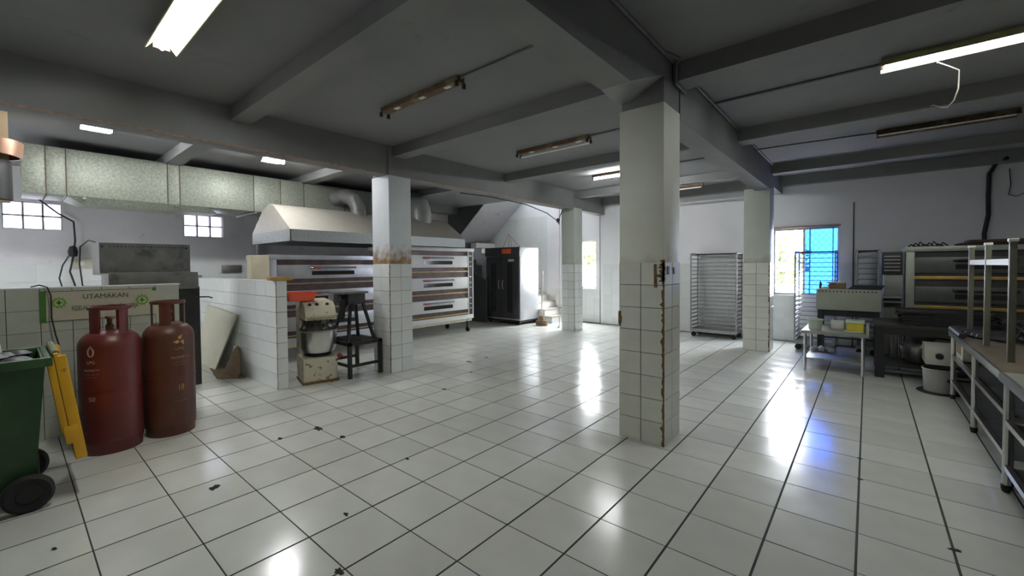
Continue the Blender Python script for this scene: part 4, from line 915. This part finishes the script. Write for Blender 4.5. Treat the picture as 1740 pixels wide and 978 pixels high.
b = B(); b.lathe([(0, 0), (.10, .01), (.15, .08), (.165, .17), (.17, .175), (.16, .17), (.13, .09), (0, .02)], (2.22, 6.3, .42), 30, m=None); b.tube([(2.22, 6.3, .192), (2.22, 6.3, .43)], .09, 14); single('mixing_bowl', b, STEEL_D, 'dull steel bowl raised behind the round mixing bowl', 'bowl', loc=(2.22, 6.3, .192))
b = B(); b.box(1.98, 2.3, 5.72, 5.98, .192, .25, .006); single('black_tray', b, BLACK, 'black tray on the bench shelf in front of the bowls', 'tray', loc=(2.1, 5.85, .192)) if False else b.bm.free()
b = B()
for k in range(9): b.tube([(1.9+.02*k, 6.2+.05*(k % 2), .2), (1.9+.02*k, 6.2+.05*(k % 2), .62)], .008, 6)
single('bundle_of_rods', b, STEEL_D, 'upright bundle of thin metal rods under the black workbench', 'rods', kind='stuff', loc=(1.95, 6.2, .19))
# ------------------------------------------------------------------ grey drum with white box
t = bucket(2.30, 5.23, 0, .135, .15, .29, M('grey_drum_paint', (.36, .36, .34), .55, var=.12, c2=(.15, .12, .1), thr=.66), 'short grey drum on the floor near the bench leg', 'drum', name='drum')
b = B(); b.lathe([(0, .001), (.19, .001), (.20, .012), (.19, .018), (0, .018)], (2.30, 5.23, 0), 28); part(t, 'base_disc', b, BLACK)
b = B(); b.lathe([(0, 0), (.02, 0), (.02, .012), (0, .012)], (0, 0, 0), 12, m=Matrix.Translation((2.37, 5.10, .17)) @ Matrix.Rotation(PI/2, 4, 'X')); part(t, 'plug', b, BLACK)
t = thing('motor_case', 'white metal case with a round dark hole standing on the grey drum', 'case', (2.32, 5.3, .3))
b = B(); b.box(2.17, 2.46, 5.15, 5.55, .335, .555, .008); part(t, 'case_body', b, M('case_cream', (.50, .50, .43), .45, var=.06))
b = B(); b.box(2.2, 2.43, 5.17, 5.5, .292, .335); part(t, 'underframe', b, BLACK)
b = B(); b.lathe([(0, 0), (.036, 0), (.036, .006), (.022, .006), (.018, -.01), (0, -.01)], (0, 0, 0), 18, m=Matrix.Translation((2.29, 5.149, .44)) @ Matrix.Rotation(PI/2, 4, 'X')); part(t, 'round_port', b, BLACK)
# ------------------------------------------------------------------ right steel benches
def bench(y0, y1, x0, x1, zt, label, topmat, shelves=(.20, .49), legs=None):
    t = thing('steel_bench', label, 'workbench', ((x0+x1)/2, (y0+y1)/2, 0))
    b = B(); b.box(x0-.03, x1, y0, y1, zt-.02, zt, .003); part(t, 'benchtop', b, topmat)
    b = B(); b.box(x0-.04, x0-.02, y0, y1, zt-.055, zt+.004, .003); part(t, 'front_edge', b, STEEL)
    for yy in (legs or (y0+.03, (y0+y1)/2, y1-.03)):
        for xx in (x0, x1-.04):
            b = B(); b.tube([(xx, yy, .02), (xx, yy, zt-.02)], .022, 10); lg = part(t, 'leg', b, STEEL)
            b = B(); b.lathe([(0, 0), (.018, 0), (.026, .02), (.026, .05), (0, .05)], (xx, yy, 0), 10); part(lg, 'rubber_foot', b, RUBBER)
    for z in shelves:
        for xa in (x0-.015, x1-.055): b = B(); b.box(xa, xa+.03, y0+.03, y1-.03, z-.018, z+.018); part(t, 'rail', b, STEEL)
        b = B(); b.box(x0+.015, x1-.055, y0+.04, y1-.04, z-.006, z, .0); part(t, 'shelf', b, GREASE)
    return t
bench(2.46, 5.02, 2.385, 3.25, .775, 'long steel bench with brown top along the right wall', M('brown_bench_top', (.09, .07, .05), .55, var=.25, c2=(.10, .09, .08), thr=.55), legs=(2.49, 3.73, 4.98))
bench(.2, 2.44, 2.36, 3.25, .80, 'nearer steel bench cut off by the right picture edge', M('bench_steel_top', (.42, .43, .38), .35, .5, var=.12), legs=(.25, 1.3, 2.40), shelves=(.17, .475))
t = thing('shelf_frame', 'bare steel upright frame standing on the long bench', 'shelf frame', (2.6, 4, .78))
PS = M('frame_steel', (.17, .17, .13), .45, .4, var=.1)
for yy in (4.75, 3.93, 3.06): b = B(); b.box(2.46, 2.50, yy-.02, yy+.02, .776, 1.70, .003); up = part(t, 'upright', b, PS); b = B(); b.box(2.453, 2.507, yy-.027, yy+.027, 1.70, 1.725, .005); part(up, 'cap', b, WHITE)
for yy in (4.75, 3.06): b = B(); b.box(3.14, 3.18, yy-.02, yy+.02, .776, 1.70, .003); part(t, 'upright', b, PS)
b = B(); b.box(2.465, 2.495, 3.08, 4.73, 1.52, 1.57); part(t, 'side_rail', b, WHITE)
b = B(); b.box(2.50, 3.16, 3.05, 3.075, 1.52, 1.57); b.box(2.50, 3.16, 4.735, 4.76, 1.52, 1.57); part(t, 'cross_rail', b, PS)
# things on the benches
b = B()
for k in range(26):
    x, y = random.uniform(2.42, 2.75), random.uniform(4.25, 4.98); r = random.uniform(.05, .10); b.lathe([(0, -r*.2), (r, 0), (r*.8, r*.35), (r*.3, r*.5), (0, r*.5)], (x, y, .79), 7)
b.tube([(2.37, 5.0, .80), (2.36, 4.7, .81), (2.37, 4.3, .80)], .03, 7)
single('plastic_wrap', b, FOIL, 'black and clear plastic wrap bunched on the window end of the long bench', 'plastic wrap', kind='stuff', loc=(2.6, 4.6, .776))
for k in range(6):
    b = B(); z = .778+.024*k; m_ = Matrix.Translation((2.95+random.uniform(-.03, .03), 4.1, z)) @ Matrix.Rotation(random.uniform(-.2, .2), 4, 'Z')
    b.box(-.2, .2, -.4, .4, 0, .004, m=m_); b.box(-.2, -.193, -.4, .4, 0, .02, m=m_); b.box(-.2, .2, -.4, -.393, 0, .02, m=m_); b.box(.193, .2, -.4, .4, 0, .02, m=m_)
    single('baking_pan', b, BLACK, ['lowest', 'second', 'third', 'fourth', 'fifth', 'top'][k]+' dark pan of the stack inside the shelf frame on the bench', 'baking pan', 'dark pans inside the shelf frame', loc=(2.95, 4.1, z))
b = B(); b.box(2.8, 3.2, 2.75, 3.0, .778, .92, .004); single('cardboard_box', b, CARD, 'brown cardboard box on the long bench behind the nearest upright', 'box', loc=(3, 2.9, .778))
b = B(); b.tube([(2.7, 4.15, .83), (2.75, 4.2, .93), (2.85, 4.2, .98)], .012, 6); b.tube([(2.72, 4.1, .83), (2.8, 4.12, .9), (2.92, 4.1, .93)], .012, 6); single('bent_tongs', b, BLACK, 'black bent tongs sticking up among the pans', 'tongs', loc=(2.75, 4.15, .8))
t = thing('printed_carton', 'white carton with brown print under the window end of the long bench', 'carton', (2.55, 4.72, .51))
b = B(); b.box(2.40, 2.64, 4.52, 4.93, .51, .735, .006); part(t, 'carton_body', b, M('carton_white', (.62, .60, .50), .6, var=.05))
b = B(); b.box(2.397, 2.40, 4.60, 4.86, .56, .69); part(t, 'side_print', b, WOODB)
b = B(); b.box(2.45, 2.60, 4.515, 4.52, .58, .69); part(t, 'front_print', b, M('brown_picture_print', (.45, .24, .06), .6, var=.5, sc_=25))
# ------------------------------------------------------------------ fluorescent fittings
def fitting(x0, x1, y, z, label, kind, light=0):
    t = thing('fluorescent_lamp', label, 'ceiling lamp', ((x0+x1)/2, y, ZC), 'fluorescent ceiling lamps')
    L_ = x1-x0
    if kind == 'tray':   # open reflector
        b = B(); b.prism([(x0, y-.10, z-.075), (x0, y-.045, z), (x0, y+.045, z), (x0, y+.10, z-.075), (x0, y+.092, z-.075), (x0, y+.04, z-.008), (x0, y-.04, z-.008), (x0, y-.092, z-.075)], (L_, 0, 0)); part(t, 'reflector', b, YTRAY if light == 'on' else BROWN)
        for xx in (x0, x1-.02): b = B(); b.box(xx, xx+.02, y-.05, y+.05, z-.06, z-.005); part(t, 'end_cap', b, BROWN)
        tubes = [y]; zt_ = z-.055
    elif kind == 'batten':
        b = B(); b.box(x0, x1, y-.045, y+.045, z-.055, z, .004); part(t, 'batten', b, BROWN)
        for xx in (x0+.012, x1-.012):
            for dy in (-.045, .045): b = B(); b.box(xx-.012, xx+.012, y+dy-.013, y+dy+.013, z-.10, z-.05); part(t, 'lamp_holder', b, BLACK)
        for f in (.18, .52, .83): b = B(); b.box(x0+L_*f, x0+L_*f+.08, y-.03, y+.01, z-.06, z-.054); part(t, 'starter', b, WHITE)
        tubes = []; zt_ = z-.085
        if light is not None and light != 'none': tubes = [y+.045]
    elif kind == 'slim':
        b = B(); b.box(x0, x1, y-.035, y+.035, z-.05, z, .004); part(t, 'batten', b, BROWN)
        for xx in (x0, x1-.03): b = B(); b.box(xx, xx+.03, y-.02, y+.02, z-.10, z-.05); part(t, 'lamp_holder', b, BLACK)
        tubes = [y]; zt_ = z-.078
    for yy in tubes:
        b = B(); b.tube([(x0+.025, yy, zt_), (x1-.025, yy, zt_)], .0145, 12); part(t, 'lit_tube' if light == 'on' else 'tube', b, TUBE_CEIL if light == 'on' else TUBE_OFF)
    return t
fitting(-2.50, -1.27, -1.09, ZC-.02, 'lit fluorescent lamp with yellowed reflector nearest the camera', 'tray', 'on')
fitting(-2.47, -1.24, .83, ZC, 'empty rusty twin batten in the bay above the left tiles', 'batten', 'none')
fitting(-2.46, -1.23, 3.16, ZC, 'rusty batten with one dead white tube in the middle bay', 'batten', 'off')
fitting(-2.46, -1.23, 5.44, ZC, 'lit slim fluorescent lamp seen just left of the nearest pillar', 'slim', 'on')
fitting(1.70, 2.95, 3.0, ZC, 'lit fluorescent lamp with reflector over the right benches', 'tray', 'on')
fitting(1.70, 2.93, 5.52, ZC, 'dead dark fluorescent lamp in the far right bay', 'tray', 'off')
fitting(-1.9, -.84, 6.855, 3.135, 'short dead lamp on the cross beam above the tray rack', 'slim', 'off')
for (x, y, lab) in ((-5.22, -1.17, 'small bright twin-tray kitchen lamp nearer the duct end'), (-5.32, .79, 'small bright kitchen lamp nearer the hood')):
    t = thing('kitchen_lamp', lab, 'ceiling lamp', (x, y, ZC), 'small lit kitchen lamps')
    b = B(); b.prism([(x-.20, y-.13, ZC-.11), (x-.08, y-.13, ZC-.03), (x+.08, y-.13, ZC-.03), (x+.20, y-.13, ZC-.11), (x+.19, y-.13, ZC-.11), (x+.07, y-.13, ZC-.038), (x-.07, y-.13, ZC-.038), (x-.19, y-.13, ZC-.11)], (0, .26, 0)); part(t, 'reflector', b, WHITE)
    b = B(); b.tube([(x, y-.12, ZC-.09), (x, y+.12, ZC-.09)], .048, 12); part(t, 'lit_bulb', b, M('lit_kitchen_bulb', (.97, .98, 1), .3, var=0, emit=TUBE*5))
    b = B(); b.box(x-.03, x+.03, y-.05, y+.05, ZC-.03, ZC); part(t, 'base', b, BROWN)
# ------------------------------------------------------------------ conduits and cables
def cable(name, pts, r, mat, label, cat='conduit', n=8):
    b = B(); b.tube(pts, r, n); return single(name, b, mat, label, cat, loc=pts[0])
zc = ZC-.014
cable('conduit', [(.345, YB+.1, zc), (.345, 1.60, zc), (.37, 1.66, zc), (.40, 1.78, zc), (.37, 1.82, zc-.02), (.36, 1.83, 3.16), (.35, 1.86, 3.10), (.345, 2.12, 3.10)], .013, GREYP, 'grey conduit along the main beam, dipping at the nearest pillar')
cable('conduit', [(.345, 2.13, zc), (.345, 4.17, zc)], .013, GREYP, 'grey conduit on the main beam between second and third right cross beams')
cable('conduit', [(.345, 4.5, zc), (.345, 6.72, zc)], .013, GREYP, 'grey conduit on the main beam before the far right pillar')
cable('conduit', [(.30, 3.05, zc), (1.70, 3.05, zc)], .013, GREYP, 'grey ceiling conduit feeding the lit right lamp')
cable('conduit', [(.33, 5.25, zc-.04), (.9, 5.33, zc-.03), (1.7, 5.5, zc-.01)], .009, CABLE, 'black cable feeding the dead far right lamp')
cable('conduit', [(-1.24, .83, zc), (.09, .82, zc)], .012, GREYP, 'grey conduit feeding the empty twin batten')
cable('conduit', [(-1.23, 3.16, zc), (.09, 3.16, zc)], .012, GREYP, 'grey conduit feeding the batten with dead tube')
cable('conduit', [(-1.23, 5.44, zc), (.09, 5.44, zc)], .012, GREYP, 'grey conduit feeding the lit slim lamp')
cable('conduit', [(-3.655, YB+.1, 2.868), (-3.655, 6.6, 2.868)], .012, PINK, 'rusted brown conduit along the lower edge of the kitchen beam')
cable('cable', [(-3.9, 3.3, 2.84), (-3.8, 4.0, 2.84), (-3.75, 5.0, 2.80), (-3.8, 5.8, 2.70), (-3.95, 6.4, 2.60), (-4.03, 6.62, 2.53), (-4.02, 6.64, 2.72), (-3.92, 6.6, 2.845)], .010, CABLE, 'black cable sagging from the kitchen beam to the farthest pillar', 'cable')
b = B(); b.lathe([(0, -.05), (.035, -.04), (.04, .02), (.02, .05), (0, .055)], (-4.05, 6.6, 2.62), 9); single('cable_knot', b, CABLE, 'black knot of cable tied at the farthest pillar', 'cable', loc=(-4.05, 6.6, 2.62))
cable('cable', [(2.05, 3.05, 3.18), (2.14, 3.2, 3.17), (2.2, 3.3, 3.16), (2.215, 3.45, 3.05), (2.2, 3.55, 2.98), (2.18, 3.75, 2.98), (2.17, 4.0, 3.05), (2.12, 4.19, 3.14), (2.05, 4.25, 3.12)], .005, PALECAB, 'thin pale wire dangling from the lit right lamp', 'cable', 6)
cable('cable', [(3.25, 8.0, 3.14), (3.16, 8.14, 3.10), (3.09, 8.16, 2.95), (3.085, 8.16, 2.6), (3.09, 8.16, 2.3), (3.05, 8.16, 2.0), (3.05, 8.1, 1.82)], .028, CABLE, 'thick black cable running down the far wall behind the oven', 'cable')
cable('cable', [(3.3, 8.16, 3.0), (3.32, 8.17, 2.75), (3.30, 8.17, 2.6), (3.38, 8.17, 2.56), (3.48, 8.17, 2.62), (3.5, 8.17, 3.0)], .006, CABLE, 'thin looped cable high on the far right wall', 'cable', 6)
cable('pipe', [(1.425, 8.165, 0), (1.425, 8.165, 2.67)], .011, M('dark_thin_pipe', (.10, .10, .10), .5), 'thin dark pipe up the far wall right of the window', 'pipe')
cable('pipe', [(-3.775, 8.17, 0), (-3.775, 8.17, 2.95)], .010, M('dark_thin_pipe'), 'thin dark pipe in the corner right of the farthest pillar', 'pipe')
b = B(); b.box(.325+.001, .334, 1.72, 1.80, 1.46, 1.53, .002); b.box(.326, .336, 1.86, 1.90, 1.46, 1.52, .002); single('switch_plate', b, M('faded_switch', (.35, .32, .28), .5, c2=(.1, .16, .3), thr=.55, sc2=30), 'old switch remains on the side of the nearest pillar', 'switch', loc=(.33, 1.8, 1.5))
# ------------------------------------------------------------------ outdoors beyond the windows
b = B(); b.box(-14, 14, YF+.3, 22, -.35, -.2); struct('yard_ground', b, GROUND, 'pale ground outside the windows')
for k, (x, y, r, h) in enumerate([(-2.7, 12.9, 1.05, 2.2), (-.58, 13.0, .95, 1.75), (3.0, 12.8, .95, 1.7), (6.2, 13.4, 1.2, 2.4), (-7.2, 12.8, 1.0, 2.3), (-4.9, 13.6, 1.0, 2.0), (-9.7, 12.8, 1.1, 2.5)]):
    t = thing('garden_tree', ['leafy tree seen through gap left of clear pane', 'bright leafy tree outside the clear window pane', 'leafy tree outside past the right jamb of the blue pane', 'leafy tree outside beyond the window edge', 'pale leafy tree outside the window behind farthest pillar', 'low leafy tree outside next to the bright window', 'leafy tree outside beyond the staircase wall'][k], 'tree', (x, y, -.2))
    b = B(); b.tube([(x, y, -.2), (x+.05, y, h*.5), (x-.05, y, h)], [.09, .07, .03], 8); part(t, 'trunk', b, WOODB)
    b = B()
    for q in range(800):
        a, e, rr = random.uniform(0, 2*PI), random.uniform(-1, 1), r*random.uniform(.3, 1)**.5
        c = Vector((x+rr*math.cos(a)*math.sqrt(1-e*e), y+rr*math.sin(a)*math.sqrt(1-e*e), h+rr*e))
        u = Vector([random.uniform(-1, 1) for _ in range(3)]).normalized(); v = u.orthogonal().normalized(); s_ = random.uniform(.07, .15)
        b.poly([c-u*s_, c+v*s_*.5, c+u*s_, c-v*s_*.5], [(0, 1, 2, 3)])
    part(t, 'foliage', b, LEAF, kind='stuff')
